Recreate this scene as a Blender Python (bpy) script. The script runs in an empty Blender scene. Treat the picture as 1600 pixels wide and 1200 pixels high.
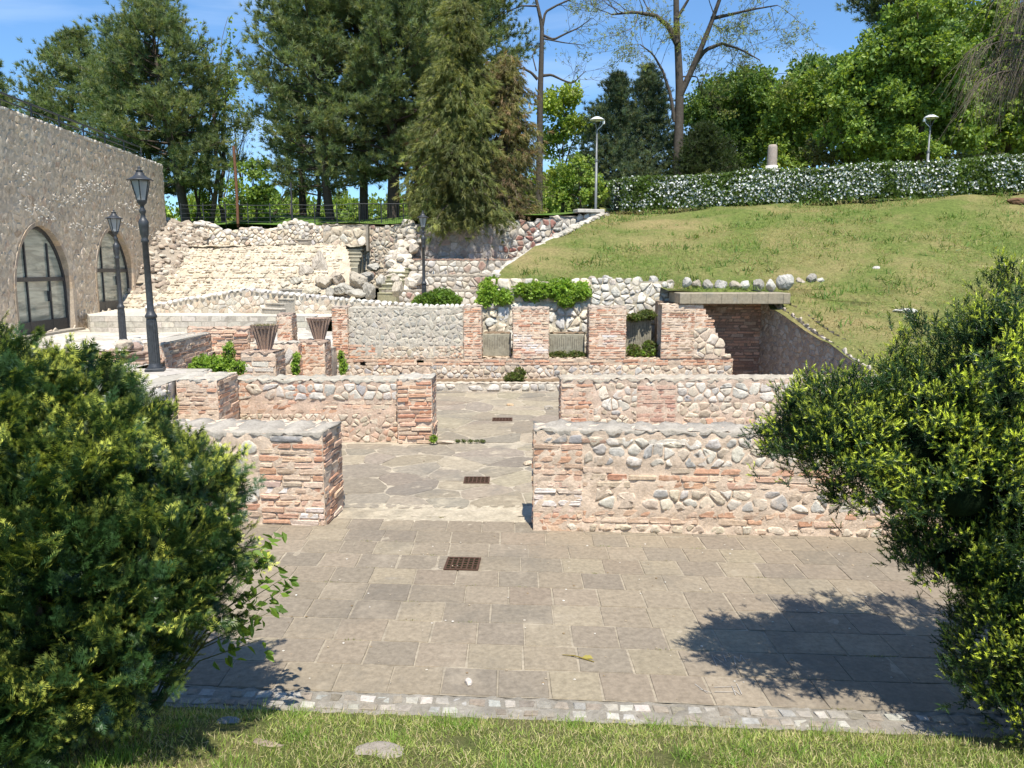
import bpy, math, random
import numpy as np
from mathutils import Vector, Matrix

# ------------------------------------------------------------------ camera, sky, sun, exposure
SC = bpy.context.scene
COL = SC.collection
CAM_H, PITCH = 3.3, math.radians(8.5)
cam_d = bpy.data.cameras.new('camera')
cam = bpy.data.objects.new('camera', cam_d); COL.objects.link(cam)
cam.location = (0, 0, CAM_H); cam.rotation_euler = (math.pi/2 - PITCH, 0, 0)
cam_d.sensor_width = 36; cam_d.sensor_fit = 'HORIZONTAL'; cam_d.lens = 27.0
cam_d.clip_start = 0.05; cam_d.clip_end = 3000
SC.camera = cam
SUN_EL, SUN_AZ = math.radians(63), math.radians(11)     # azimuth: to the right of straight behind the camera
w = bpy.data.worlds.new('World'); SC.world = w; w.use_nodes = True
nt = w.node_tree
bg = nt.nodes['Background']
sky = nt.nodes.new('ShaderNodeTexSky'); sky.sky_type = 'NISHITA'; sky.sun_disc = False
sky.sun_elevation = SUN_EL; sky.sun_rotation = math.pi - SUN_AZ
sky.altitude = 200; sky.air_density = 1.0; sky.dust_density = 0.0; sky.ozone_density = 2.0
# thin cirrus drawn over the clear sky
tc = nt.nodes.new('ShaderNodeTexCoord'); mp = nt.nodes.new('ShaderNodeMapping')
mp.inputs['Scale'].default_value = (1.2, 3.0, 9.0); mp.inputs['Rotation'].default_value = (0.2, 0.5, 0.3)
cn = nt.nodes.new('ShaderNodeTexNoise'); cn.inputs['Scale'].default_value = 1.6; cn.inputs['Detail'].default_value = 7
cn.inputs['Distortion'].default_value = 0.6
cr = nt.nodes.new('ShaderNodeValToRGB'); cr.color_ramp.elements[0].position = .5; cr.color_ramp.elements[1].position = .85
cr.color_ramp.elements[1].color = (.34, .34, .34, 1)
mx = nt.nodes.new('ShaderNodeMixRGB'); mx.inputs[2].default_value = (9.5, 10.5, 11.5, 1)
hs = nt.nodes.new('ShaderNodeHueSaturation'); hs.inputs['Saturation'].default_value = 1.12; hs.inputs['Value'].default_value = 1.3
nt.links.new(tc.outputs['Generated'], mp.inputs[0]); nt.links.new(mp.outputs[0], cn.inputs['Vector'])
nt.links.new(cn.outputs[0], cr.inputs[0]); nt.links.new(cr.outputs[0], mx.inputs[0])
nt.links.new(sky.outputs[0], hs.inputs['Color']); sx_ = nt.nodes.new('ShaderNodeSeparateXYZ'); nt.links.new(tc.outputs['Generated'], sx_.inputs[0])
hr = nt.nodes.new('ShaderNodeValToRGB'); hr.color_ramp.elements[0].color = (.52, .74, .95, 1); hr.color_ramp.elements[1].position = .32; hr.color_ramp.elements[1].color = (.86, .97, 1.06, 1)
nt.links.new(sx_.outputs[2], hr.inputs[0])
ht = nt.nodes.new('ShaderNodeMixRGB'); ht.blend_type = 'MULTIPLY'; ht.inputs[0].default_value = 1
nt.links.new(hs.outputs[0], ht.inputs[1]); nt.links.new(hr.outputs[0], ht.inputs[2]); nt.links.new(ht.outputs[0], mx.inputs[1]); nt.links.new(mx.outputs[0], bg.inputs[0])
bg.inputs[1].default_value = 0.095
sd = bpy.data.lights.new('sun', 'SUN'); sd.energy = 5.0; sd.angle = math.radians(.53); sd.color = (1, .945, .85)
sun = bpy.data.objects.new('sun', sd); COL.objects.link(sun)
sdir = Vector((-math.cos(SUN_EL)*math.sin(SUN_AZ), math.cos(SUN_EL)*math.cos(SUN_AZ), -math.sin(SUN_EL)))
sun.rotation_euler = sdir.to_track_quat('-Z', 'Y').to_euler(); sun.location = (5, -20, 40)
vs = SC.view_settings; vs.view_transform = 'Standard'; vs.look = 'None'; vs.gamma = 1; vs.exposure = 0.58
SC.render.engine = 'CYCLES'
cy = SC.cycles; cy.max_bounces = 5; cy.diffuse_bounces = 3; cy.glossy_bounces = 3; cy.transmission_bounces = 4; cy.transparent_max_bounces = 4

# ------------------------------------------------------------------ helpers
RNG = np.random.default_rng(7)
random.seed(7)
SP, CP = math.sin(PITCH), math.cos(PITCH)
def at(px, py, Y):
    """the world point the photograph shows at pixel (px, py) when it lies Y metres ahead"""
    u, v = (px - 800) / 1200, (py - 600) / 1200
    t = Y / (CP - v * SP)
    return Vector((u * t, Y, CAM_H - (SP + v * CP) * t))

class SinNoise:
    def __init__(s, seed, freq=1.0, octaves=4):
        r = np.random.default_rng(seed); s.k = []
        for o in range(octaves):
            f = freq * 2 ** o
            for _ in range(4):
                d = r.normal(size=3); d /= np.linalg.norm(d)
                s.k.append((d * f * 6.28 * r.uniform(.7, 1.3), r.uniform(0, 6.28), .5 ** o / 2))
    def __call__(s, P):
        P = np.asarray(P, float); out = np.zeros(P.shape[0])
        for d, ph, a in s.k: out += a * np.sin(P @ d + ph)
        return out
NZ = SinNoise(3, .6); NZ2 = SinNoise(11, 2.0, 3); NZ3 = SinNoise(5, 6.0, 2)

class MB:
    """collects vertices and faces; build() links them as one mesh object"""
    def __init__(s): s.V = []; s.F = []; s.C = []; s.S = []; s.n = 0
    def add(s, V, F, col, smooth=False):
        V = np.asarray(V, float).reshape(-1, 3); col = np.asarray(col, float)
        if col.ndim == 1: col = np.tile(col[:3], (len(V), 1))
        if isinstance(F, np.ndarray): F = [F]
        elif F and not isinstance(F[0], np.ndarray):
            g = {}
            for f in F: g.setdefault(len(f), []).append(f)
            F = [np.array(x, int) for x in g.values()]
        for f in F: s.F.append(f + s.n); s.S.append(np.full(len(f), smooth))
        s.V.append(V); s.C.append(col[:, :3]); s.n += len(V)
    def box(s, c, size, col, rot=0, bev=0, taper=1.0):
        x, y, z = [d / 2 for d in size]
        if bev:
            pts = []
            for zz, k in ((-z, bev), (-z + bev, 0), (z - bev, 0), (z, bev)):
                tp = 1 if zz < 0 else taper
                pts += [((x - k) * a * tp, (y - k) * b * tp, zz) for a, b in ((-1, -1), (1, -1), (1, 1), (-1, 1))]
            F = [(3, 2, 1, 0), (12, 13, 14, 15)]
            for r in range(3):
                for i in range(4):
                    j = (i + 1) % 4; F.append((r*4+i, r*4+j, r*4+4+j, r*4+4+i))
        else:
            pts = [(-x, -y, -z), (x, -y, -z), (x, y, -z), (-x, y, -z)] + [(a*taper, b*taper, z) for a, b in ((-x, -y), (x, -y), (x, y), (-x, y))]
            F = [(3, 2, 1, 0), (4, 5, 6, 7), (0, 1, 5, 4), (1, 2, 6, 5), (2, 3, 7, 6), (3, 0, 4, 7)]
        P = np.array(pts); ca, sa = math.cos(rot), math.sin(rot)
        P = np.stack([P[:, 0]*ca - P[:, 1]*sa + c[0], P[:, 0]*sa + P[:, 1]*ca + c[1], P[:, 2] + c[2]], 1)
        s.add(P, F, col)
    def tube(s, pts, rad, n=6, col=(.1, .1, .1), smooth=True, caps=False):
        pts = np.asarray(pts, float); m = len(pts)
        rad = np.full(m, rad) if np.isscalar(rad) else np.asarray(rad, float)
        T = np.gradient(pts, axis=0); T /= np.linalg.norm(T, axis=1)[:, None] + 1e-9
        ref = np.array([0, 0, 1.]) if abs(T[0, 2]) < .9 else np.array([1., 0, 0])
        A = np.cross(T, ref); A /= np.linalg.norm(A, axis=1)[:, None] + 1e-9; B = np.cross(T, A)
        an = np.arange(n) * 2 * math.pi / n
        P = pts[:, None] + rad[:, None, None] * (np.cos(an)[None, :, None] * A[:, None] + np.sin(an)[None, :, None] * B[:, None])
        i = np.arange(m - 1)[:, None] * n; j = np.arange(n)[None]; j2 = (j + 1) % n
        F = np.stack([i + j, i + n + j, i + n + j2, i + j2], -1).reshape(-1, 4)
        s.add(P.reshape(-1, 3), F, col, smooth)
        if caps:
            s.add(P[-1], [tuple(range(n))[::-1]], col); s.add(P[0], [tuple(range(n))], col)
    def lathe(s, prof, n=20, col=(.1, .1, .1), c=(0, 0, 0), flute=0, nf=12, smooth=True, phase=0):
        prof = np.asarray(prof, float); an = np.arange(n) * 2 * math.pi / n + phase
        fl = np.ones((len(prof), n))
        if flute: 
            fd = prof[:, 2] if prof.shape[1] > 2 else np.ones(len(prof))
            fl = 1 - fd[:, None] * flute * np.abs(np.cos(an * nf / 2))[None]
        P = np.stack([prof[:, 0, None]*fl*np.cos(an) + c[0], prof[:, 0, None]*fl*np.sin(an) + c[1], prof[:, 1, None] + 0*an + c[2]], -1).reshape(-1, 3)
        i = np.arange(len(prof) - 1)[:, None] * n; j = np.arange(n)[None]; j2 = (j + 1) % n
        s.add(P, np.stack([i + j, i + j2, i + n + j2, i + n + j], -1).reshape(-1, 4), col, smooth)
    def inst(s, tv, tf, M, T, cols, smooth=False):
        """copies of a small template: M (n,3,3), T (n,3), cols (n,3) or (n,k,3)"""
        n, k = len(T), len(tv)
        if n == 0: return
        V = np.einsum('nij,kj->nki', M, tv) + T[:, None]
        if cols.ndim == 2: cols = np.repeat(cols[:, None], k, 1)
        tfs = [tf] if isinstance(tf, np.ndarray) else tf
        F = [(f[None] + (np.arange(n) * k)[:, None, None]).reshape(-1, f.shape[1]) for f in tfs]
        s.add(V.reshape(-1, 3), F, cols.reshape(-1, 3), smooth)
    def build(s, name, mat, parent=None, label=None, cat=None, group=None, kind=None, loc=None):
        me = bpy.data.meshes.new(name)
        V = np.concatenate(s.V); C = np.concatenate(s.C)
        if loc is not None: V = V - np.array(loc)
        loops = np.concatenate([f.reshape(-1) for f in s.F]); tot = np.concatenate([np.full(len(f), f.shape[1]) for f in s.F])
        st = np.concatenate([[0], np.cumsum(tot)[:-1]])
        me.vertices.add(len(V)); me.vertices.foreach_set('co', V.astype(np.float32).ravel())
        me.loops.add(len(loops)); me.loops.foreach_set('vertex_index', loops.astype(np.int32))
        me.polygons.add(len(tot)); me.polygons.foreach_set('loop_start', st.astype(np.int32)); me.polygons.foreach_set('loop_total', tot.astype(np.int32))
        me.polygons.foreach_set('use_smooth', np.concatenate(s.S).astype(bool))
        at_ = me.color_attributes.new('Col', 'FLOAT_COLOR', 'POINT')
        at_.data.foreach_set('color', np.concatenate([C, np.ones((len(C), 1))], 1).astype(np.float32).ravel())
        me.update(calc_edges=True); me.validate()
        me.materials.append(mat)
        o = bpy.data.objects.new(name, me); COL.objects.link(o)
        if parent: o.parent = parent
        if loc is not None: o.location = loc
        return tag(o, label, cat, group, kind)
def tag(o, label=None, cat=None, group=None, kind=None):
    for k, v in (('label', label), ('category', cat), ('group', group), ('kind', kind)):
        if v: o[k] = v
    return o
def thing(name, loc, label, cat, group=None, rz=0):
    o = bpy.data.objects.new(name, None); COL.objects.link(o); o.location = loc; o.rotation_euler.z = rz
    o.empty_display_size = .2
    return tag(o, label, cat, group)
def copy_tree(o, parent=None, **props):
    c = o.copy(); COL.objects.link(c); c.parent = parent
    for ch in list(o.children): copy_tree(ch, c)
    for k, v in props.items(): c[k] = v
    return c
def pick(pal, n, rng=RNG, jit=.06):
    p = np.array(pal)[rng.integers(0, len(pal), n)]
    return np.clip(p * (1 + rng.normal(0, jit, (n, 1))) * (1 + rng.normal(0, jit*.13, (n, 3))), .005, .95)

# ------------------------------------------------------------------ materials
def new_mat(name):
    m = bpy.data.materials.new(name); m.use_nodes = True
    return m, m.node_tree, m.node_tree.nodes['Principled BSDF']
def mix_node(nt, a, b, fac, mode='MIX'):
    n = nt.nodes.new('ShaderNodeMixRGB'); n.blend_type = mode
    for i, x in ((0, fac), (1, a), (2, b)):
        if hasattr(x, 'is_linked') or isinstance(x, bpy.types.NodeSocket): nt.links.new(x, n.inputs[i])
        else: n.inputs[i].default_value = x if i == 0 else tuple(x) + (1,)
    return n.outputs[0]
def noise_node(nt, scale, detail=5, rough=.6, dist=0, co='Object', stretch=None):
    tc = nt.nodes.new('ShaderNodeTexCoord'); n = nt.nodes.new('ShaderNodeTexNoise')
    n.inputs['Scale'].default_value = scale; n.inputs['Detail'].default_value = detail
    n.inputs['Roughness'].default_value = rough; n.inputs['Distortion'].default_value = dist
    if stretch:
        mp = nt.nodes.new('ShaderNodeMapping'); mp.inputs['Scale'].default_value = stretch
        nt.links.new(tc.outputs[co], mp.inputs[0]); nt.links.new(mp.outputs[0], n.inputs['Vector'])
    else: nt.links.new(tc.outputs[co], n.inputs['Vector'])
    return n.outputs[0]
def ramp(nt, src, p0, p1, c0=(0, 0, 0), c1=(1, 1, 1)):
    r = nt.nodes.new('ShaderNodeValToRGB'); e = r.color_ramp.elements
    e[0].position, e[1].position = p0, p1; e[0].color = tuple(c0) + (1,); e[1].color = tuple(c1) + (1,)
    nt.links.new(src, r.inputs[0]); return r.outputs[0]
def col_attr(nt):
    a = nt.nodes.new('ShaderNodeVertexColor'); a.layer_name = 'Col'; return a.outputs[0]
def bump(nt, bsdf, src, strength, dist):
    b = nt.nodes.new('ShaderNodeBump'); b.inputs['Strength'].default_value = strength; b.inputs['Distance'].default_value = dist
    nt.links.new(src, b.inputs['Height']); nt.links.new(b.outputs[0], bsdf.inputs['Normal'])
def mat_masonry(name, fine=24, stain=(.30, .27, .24), stain_amt=.45, pale=(.62, .55, .46), pale_amt=.4, rough=.9, bmp=.5, stain_scale=1.3):
    m, nt, b = new_mat(name)
    c = col_attr(nt)
    f = noise_node(nt, fine, 8, .7)
    c = mix_node(nt, c, ramp(nt, f, .3, .75, (.55, .53, .5), (1.25, 1.23, 1.2)), .75, 'MULTIPLY')
    s = ramp(nt, noise_node(nt, stain_scale, 7, .68, .4), .52, .72, (0, 0, 0), (stain_amt,)*3)
    c = mix_node(nt, c, stain, s)
    p = ramp(nt, noise_node(nt, stain_scale*2.1, 8, .7, .2), .56, .7, (0, 0, 0), (pale_amt,)*3)
    c = mix_node(nt, c, pale, p)
    nt.links.new(c, b.inputs['Base Color']); b.inputs['Roughness'].default_value = rough
    b.inputs['Specular IOR Level'].default_value = .25
    bump(nt, b, noise_node(nt, fine*1.3, 9, .75), bmp, .02)
    return m
def mat_leaf(name, trans=.35, rough=.5, var=.25, spec=.35):
    m, nt, b = new_mat(name)
    c = col_attr(nt)
    f = noise_node(nt, 1.1, 4, .6)
    c = mix_node(nt, c, ramp(nt, f, .3, .7, (1-var,)*3, (1+var,)*3), 1, 'MULTIPLY')
    nt.links.new(c, b.inputs['Base Color']); b.inputs['Roughness'].default_value = rough
    b.inputs['Specular IOR Level'].default_value = spec
    t = nt.nodes.new('ShaderNodeBsdfTranslucent')
    tcx = mix_node(nt, c, (1.25, 1.2, .5), 1, 'MULTIPLY'); nt.links.new(tcx, t.inputs[0])
    mxs = nt.nodes.new('ShaderNodeMixShader'); mxs.inputs[0].default_value = trans
    nt.links.new(b.outputs[0], mxs.inputs[1]); nt.links.new(t.outputs[0], mxs.inputs[2])
    nt.links.new(mxs.outputs[0], nt.nodes['Material Output'].inputs[0])
    return m
def mat_plain(name, col, rough=.6, metal=0, nscale=8, namt=.25, bmp=0, spec=.4):
    m, nt, b = new_mat(name)
    f = noise_node(nt, nscale, 7, .65)
    c = mix_node(nt, col, ramp(nt, f, .3, .7, (1-namt,)*3, (1+namt,)*3), 1, 'MULTIPLY')
    nt.links.new(c, b.inputs['Base Color']); b.inputs['Roughness'].default_value = rough; b.inputs['Metallic'].default_value = metal
    b.inputs['Specular IOR Level'].default_value = spec
    if bmp: bump(nt, b, noise_node(nt, nscale*3, 8, .7), bmp, .02)
    return m
M = {}
M['brick'] = mat_masonry('brick_and_rubble', 26, pale=(.72, .59, .46), pale_amt=.6, stain=(.34, .28, .22), stain_amt=.25, bmp=.8)
M['rubble'] = mat_masonry('rubble_stone', 20, bmp=.9, stain=(.26, .25, .23), stain_amt=.4, pale=(.62, .58, .52), pale_amt=.35)
M['far_stone'] = mat_masonry('amphitheatre_stone', 8, stain=(.28, .25, .2), stain_amt=.35, pale=(.70, .63, .52), pale_amt=.4, stain_scale=.7)
M['big_wall'] = mat_masonry('fortress_stone', 9, stain=(.29, .245, .195), stain_amt=.55, pale=(.58, .52, .43), pale_amt=.5, stain_scale=.35, bmp=.6)
M['slab'] = mat_masonry('sandstone_paving', 18, stain=(.135, .122, .10), stain_amt=.8, pale=(.44, .375, .28), pale_amt=.4, bmp=.35, stain_scale=.55)
M['flag'] = mat_masonry('flagstone_paving', 12, stain=(.17, .155, .13), stain_amt=.8, pale=(.50, .43, .31), pale_amt=.65, bmp=.4, stain_scale=1.1)
M['pale_pave'] = mat_masonry('pale_paving', 9, stain=(.36, .33, .28), stain_amt=.5, pale=(.68, .64, .57), pale_amt=.4, bmp=.3)
M['concrete'] = mat_masonry('weathered_concrete', 12, stain=(.14, .135, .11), stain_amt=.7, pale=(.42, .40, .34), pale_amt=.3, bmp=.3, stain_scale=2.2)
M['cap'] = mat_masonry('lichened_cement', 30, stain=(.25, .225, .19), stain_amt=.6, pale=(.58, .53, .45), pale_amt=.5, stain_scale=3.5, bmp=.8)
M['pine'] = mat_leaf('pine_needles', .38)
M['yew'] = mat_leaf('yew_needles', .22, .42, .18, .45)
M['leaf'] = mat_leaf('broad_leaves', .4, .45)
M['grassblade'] = mat_leaf('grass_blades', .35, .55, .15)
M['bark'] = mat_masonry('bark', 6, stain=(.06, .05, .045), stain_amt=.6, pale=(.20, .17, .14), pale_amt=.4, stain_scale=2.5, bmp=.9)
M['iron'] = mat_plain('dark_iron', (.055, .058, .062), .45, .35, 14, .35, .2)
M['steel'] = mat_plain('galvanised_steel', (.17, .18, .185), .5, .2, 10, .2)
M['white_metal'] = mat_plain('white_lamp_shade', (.70, .71, .72), .35, 0, 6, .06)
M['rust'] = mat_plain('rusted_iron', (.085, .045, .028), .8, .2, 30, .5, .4)
M['rustpole'] = mat_plain('rusty_pole', (.16, .075, .04), .8, .1, 18, .4, .3)
M['soil'] = mat_plain('dry_soil', (.20, .145, .095), .95, 0, 9, .35, .6, .1)
M['petal'] = mat_plain('white_petals', (.74, .74, .72), .6, 0, 5, .05)
M['core'] = mat_plain('inner_shade', (.010, .018, .007), .9, 0, 20, .5, .8, .05)  # near-black colour for the shade inside bushes and below the grates
M['urn'] = mat_masonry('weathered_terracotta', 30, stain=(.12, .085, .07), stain_amt=.5, pale=(.50, .40, .33), pale_amt=.4, stain_scale=4)
def mat_grass_ground(name, a, b_, straw, sc=2.2, straw_amt=.75):
    m, nt, b = new_mat(name)
    f = noise_node(nt, sc*7, 8, .75)
    c = mix_node(nt, a, b_, ramp(nt, f, .35, .65))
    s = ramp(nt, noise_node(nt, sc*.45, 7, .7, .5), .42, .66, (0, 0, 0), (straw_amt,)*3)
    c = mix_node(nt, c, straw, s)
    c = mix_node(nt, c, ramp(nt, noise_node(nt, sc*24, 3, .6), .3, .7, (.6,)*3, (1.35,)*3), .8, 'MULTIPLY')
    nt.links.new(c, b.inputs['Base Color']); b.inputs['Roughness'].default_value = .95; b.inputs['Specular IOR Level'].default_value = .1
    bump(nt, b, noise_node(nt, sc*20, 6, .8), .9, .06)
    return m
M['bank'] = mat_grass_ground('dry_bank_turf', (.09, .125, .03), (.16, .19, .05), (.30, .23, .11), .55, .8)
M['lawn'] = mat_grass_ground('lawn_turf', (.12, .16, .04), (.19, .22, .065), (.30, .24, .13), 2.0, .7)
M['plateau'] = mat_grass_ground('park_turf', (.07, .14, .025), (.11, .20, .035), (.16, .17, .06), .5, .5)
def mat_glass():
    m, nt, b = new_mat('door_glass')
    f = noise_node(nt, 1.4, 3, .5)
    c = mix_node(nt, (.20, .22, .185), (.44, .46, .37), ramp(nt, noise_node(nt, 1.2, 5, .6, 1.2, stretch=(.6, .35, 2.6)), .42, .6))  # pale streaks painted into the base colour as reflections
    nt.links.new(c, b.inputs['Base Color']); b.inputs['Roughness'].default_value = .08; b.inputs['Specular IOR Level'].default_value = .8
    bump(nt, b, f, .05, .02); return m
M['glass'] = mat_glass()
def mat_lantern_glass():
    m, nt, b = new_mat('frosted_lantern_glass')
    b.inputs['Base Color'].default_value = (.55, .57, .58, 1); b.inputs['Roughness'].default_value = .35
    b.inputs['Transmission Weight'].default_value = .55; b.inputs['IOR'].default_value = 1.1
    return m
M['pane'] = mat_lantern_glass()
# ------------------------------------------------------------------ masonry
BRICK = [(.60, .36, .24), (.64, .42, .30), (.62, .45, .33), (.52, .29, .19), (.66, .50, .37), (.59, .35, .23), (.65, .45, .32), (.68, .54, .41)]
BRICK_RED = [(.62, .33, .20), (.64, .39, .26), (.56, .29, .19), (.66, .45, .32), (.64, .36, .23)]
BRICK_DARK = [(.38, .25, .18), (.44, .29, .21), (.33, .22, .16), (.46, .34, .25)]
MORTAR = (.71, .57, .44)
MORTAR_GREY = (.54, .48, .39)
STONE = [(.54, .51, .47), (.62, .58, .51), (.46, .445, .42), (.62, .545, .44), (.69, .64, .56), (.56, .47, .37), (.65, .60, .52)]
STONE_PALE = [(.67, .63, .56), (.72, .68, .60), (.58, .55, .49), (.64, .58, .48), (.53, .50, .45)]
CREAM = [(.62, .53, .40), (.68, .59, .46), (.56, .47, .35), (.71, .63, .51), (.50, .405, .305), (.64, .52, .40)]
TIER = [(.50, .465, .40), (.58, .53, .44), (.43, .40, .35), (.62, .57, .49), (.46, .34, .27), (.38, .25, .20), (.56, .48, .38)]

def plane(o, d, n, zd=(0, 0, 1)):
    o, d, n, zd = [np.array(x, float) for x in (o, d, n, zd)]
    return lambda s, z, h: o + np.outer(s, d) + np.outer(z, zd) + np.outer(h, n)

def mortar(mb, mapf, s0, s1, z0, z1, col, res=.07, amp=.012, keep=None):
    ns, nz = max(2, int((s1 - s0) / res) + 1), max(2, int((z1 - z0) / res) + 1)
    S, Z = np.meshgrid(np.linspace(s0, s1, ns), np.linspace(z0, z1, nz))
    S, Z = S.ravel(), Z.ravel(); P0 = np.stack([S, Z, 0*S], 1)
    h = amp * (NZ2(P0 * 3) + .6 * NZ3(P0 * 2))
    c = np.array(col)[None] * (1 + .10 * NZ2(P0*1.3 + 5)[:, None])
    i, j = np.meshgrid(np.arange(nz - 1), np.arange(ns - 1), indexing='ij'); a = (i * ns + j).ravel()
    F = np.stack([a, a + 1, a + ns + 1, a + ns], 1)
    if keep is not None:
        F = F[keep(S[F].mean(1), Z[F].mean(1))]
    mb.add(mapf(S, Z, h), F, np.clip(c, 0, 1), True)

def voro(s0, s1, z0, z1, sx, sz, rng, jit=.42, bond=True, drop=.22):
    """cells of a jittered-grid voronoi diagram, as (polygon, centre)"""
    nz = max(1, round((z1 - z0) / sz)); ns = max(1, round((s1 - s0) / sx))
    pts = {}
    for r in range(-1, nz + 1):
        for c in range(-2, ns + 2):
            off = .5 * (r % 2) if bond else 0
            pts[(r, c)] = (s0 + (c + .5 + off - .25*bond + rng.uniform(-jit, jit)) * (s1 - s0) / ns,
                           z0 + (r + .5 + rng.uniform(-jit, jit) * .8) * (z1 - z0) / nz)
    for k in list(pts):
        if drop and rng.random() < drop: del pts[k]
    cells = []
    for (r, c), p in pts.items():
        if not (s0 <= p[0] <= s1 and z0 <= p[1] <= z1): continue
        poly = [(s0, z0), (s1, z0), (s1, z1), (s0, z1)]
        nb = [pts[k] for k in ((r+a, c+b) for a in (-2, -1, 0, 1, 2) for b in (-2, -1, 0, 1, 2)) if k in pts and k != (r, c)]
        nb.sort(key=lambda q: (q[0]-p[0])**2 + (q[1]-p[1])**2)
        for q in nb[:16]:
            mx_, mz_ = (p[0]+q[0])/2, (p[1]+q[1])/2; dx, dz = q[0]-p[0], q[1]-p[1]
            out = []; L = len(poly)
            dd = [(v[0]-mx_)*dx + (v[1]-mz_)*dz for v in poly]
            if max(dd) <= 0: continue
            for i in range(L):
                a, b = poly[i], poly[(i+1) % L]; da, db = dd[i], dd[(i+1) % L]
                if da <= 0: out.append(a)
                if (da < 0 < db) or (db < 0 < da):
                    t = da / (da - db); out.append((a[0]+t*(b[0]-a[0]), a[1]+t*(b[1]-a[1])))
            poly = out
            if len(poly) < 3: break
        if len(poly) >= 3: cells.append((np.array(poly), p))
    return cells

def chaikin(P):
    Q = np.roll(P, -1, 0); return np.stack([.85*P + .15*Q, .15*P + .85*Q], 1).reshape(-1, 2)

def stones(mb, mapf, s0, s1, z0, z1, sx, sz, pal, rng, gap=.010, bulge=.024, keep=None, lod=0, jit=.46, skip=0, base=-.03, cjit=.08, flat=.55, smooth=True, drop=.22):
    cells = voro(s0, s1, z0, z1, sx, sz, rng, jit, drop=drop)
    cols = pick(pal, len(cells), rng, cjit)
    for (poly, p), col in zip(cells, cols):
        c = poly.mean(0)
        if keep is not None and not keep(c[:1], c[1:])[0]: continue
        if skip and rng.random() < skip: continue
        d = np.linalg.norm(poly - c, axis=1, keepdims=True); r = float(d.mean())
        if r < gap * 2: continue
        g = min(gap * rng.uniform(.5, 1.6), r * .35)
        P = c + (poly - c) * np.clip(1 - g / np.maximum(d, 1e-6), .3, 1)
        if lod < 1: P = chaikin(P)
        n = len(P); b = bulge * rng.uniform(.3, 1.2) * (.6 if bulge > .015 else 1)
        tx, tz = rng.normal(0, .12, 2) * min(1, bulge/(r*.5))                         # a slight tilt of the stone's face
        if lod < 2:
            rings = [(1.0, base), (.97, b*.35), (.80, b*.85), (.42*flat/.55, b)]
        else: rings = [(1.0, base), (.85, b*.85)]
        V = []; 
        for k, h in rings:
            q = c + (P - c) * k
            if lod < 2 and 0 < k < .99: q = q + rng.normal(0, r * .035, q.shape)
            hh = h + ((q[:, 0]-c[0])*tx + (q[:, 1]-c[1])*tz if h > 0 else 0) + (rng.normal(0, b*.13, n) if h > 0 else 0)
            V.append(mapf(q[:, 0], q[:, 1], hh + np.zeros(n)))
        V.append(mapf(c[:1], c[1:], np.array([rings[-1][1] * 1.04])))
        V = np.concatenate(V); F = []
        for k in range(len(rings) - 1):
            for i in range(n):
                j = (i + 1) % n; F.append((k*n+i, k*n+j, k*n+n+j, k*n+n+i))
        k = len(rings) - 1; ctr = len(V) - 1
        F += [(k*n+i, k*n+(i+1) % n, ctr) for i in range(n)]
        cc = np.tile(col * (1 + rng.normal(0, .03)), (len(V), 1))
        if bulge > .015: cc[:2*n] = cc[:2*n]*.5 + np.array([.64, .565, .46])*.5
        mb.add(V, F, cc, smooth and lod < 2)

def bricks(mb, mapf, s0, s1, z0, z1, pal, rng, course=.082, ln=(.24, .46), gap=.022, prot=.012, keep=None, miss=.03, base=-.03, wob=.006, front=True, step_jit=.10, lime=()):
    nz = max(1, round((z1 - z0) / course)); hz = (z1 - z0) / nz
    for r in range(nz):
        s = s0 - rng.uniform(0, ln[0]); 
        za0 = z0 + r*hz
        rowp = rng.uniform(.35, 1)
        while s < s1 - .03:
            L = rng.uniform(*ln); a, e = max(s, s0), min(s + L, s1); s += L
            if e - a < .05 or rng.random() < miss: continue
            if keep is not None and not keep(np.array([(a+e)/2]), np.array([za0 + hz/2]))[0]: continue
            g = gap * rng.uniform(.5, 1.3); th = hz * rng.uniform(.0, step_jit)
            x0, x1, y0, y1 = a + g/2, e - g/2, za0 + g/2 + th*.5, za0 + hz - g/2 - th*.5
            k = min(.012, (y1-y0)*.3)
            o = np.array([(x0+k, y0), (x1-k, y0), (x1, y0+k), (x1, y1-k), (x1-k, y1), (x0+k, y1), (x0, y1-k), (x0, y0+k)])
            o = o + rng.normal(0, wob, o.shape)
            h = prot * rowp * rng.uniform(.1, 1.2)
            c = o.mean(0); q = c + (o - c) * np.array([1 - k/(x1-x0), 1 - k*.9/(y1-y0)]); tl = rng.normal(0, .03, 2)
            V = np.concatenate([mapf(o[:, 0], o[:, 1], np.full(8, base)), mapf(o[:, 0], o[:, 1], np.full(8, h*.6)),
                                mapf(q[:, 0], q[:, 1], h + (q[:, 0]-c[0])*tl[0]*.5 + rng.normal(0, .0025, 8))])
            F = [(16, 17, 18, 19, 20, 21, 22, 23)] + [(t*8+i, t*8+(i+1) % 8, t*8+8+(i+1) % 8, t*8+8+i) for t in (0, 1) for i in range(8)]
            cb = pick(pal, 1, rng, .09)[0]
            for ls, lz, lr in lime:
                k_ = math.exp(-(((a+e)/2 - ls)**2*.6 + (za0 - lz)**2*2.2)/lr**2) * rng.uniform(.2, 1.3)
                cb = cb*(1 - min(k_, .9)) + np.array([.82, .79, .76])*min(k_, .9)
            mb.add(V, F, cb)

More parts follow.
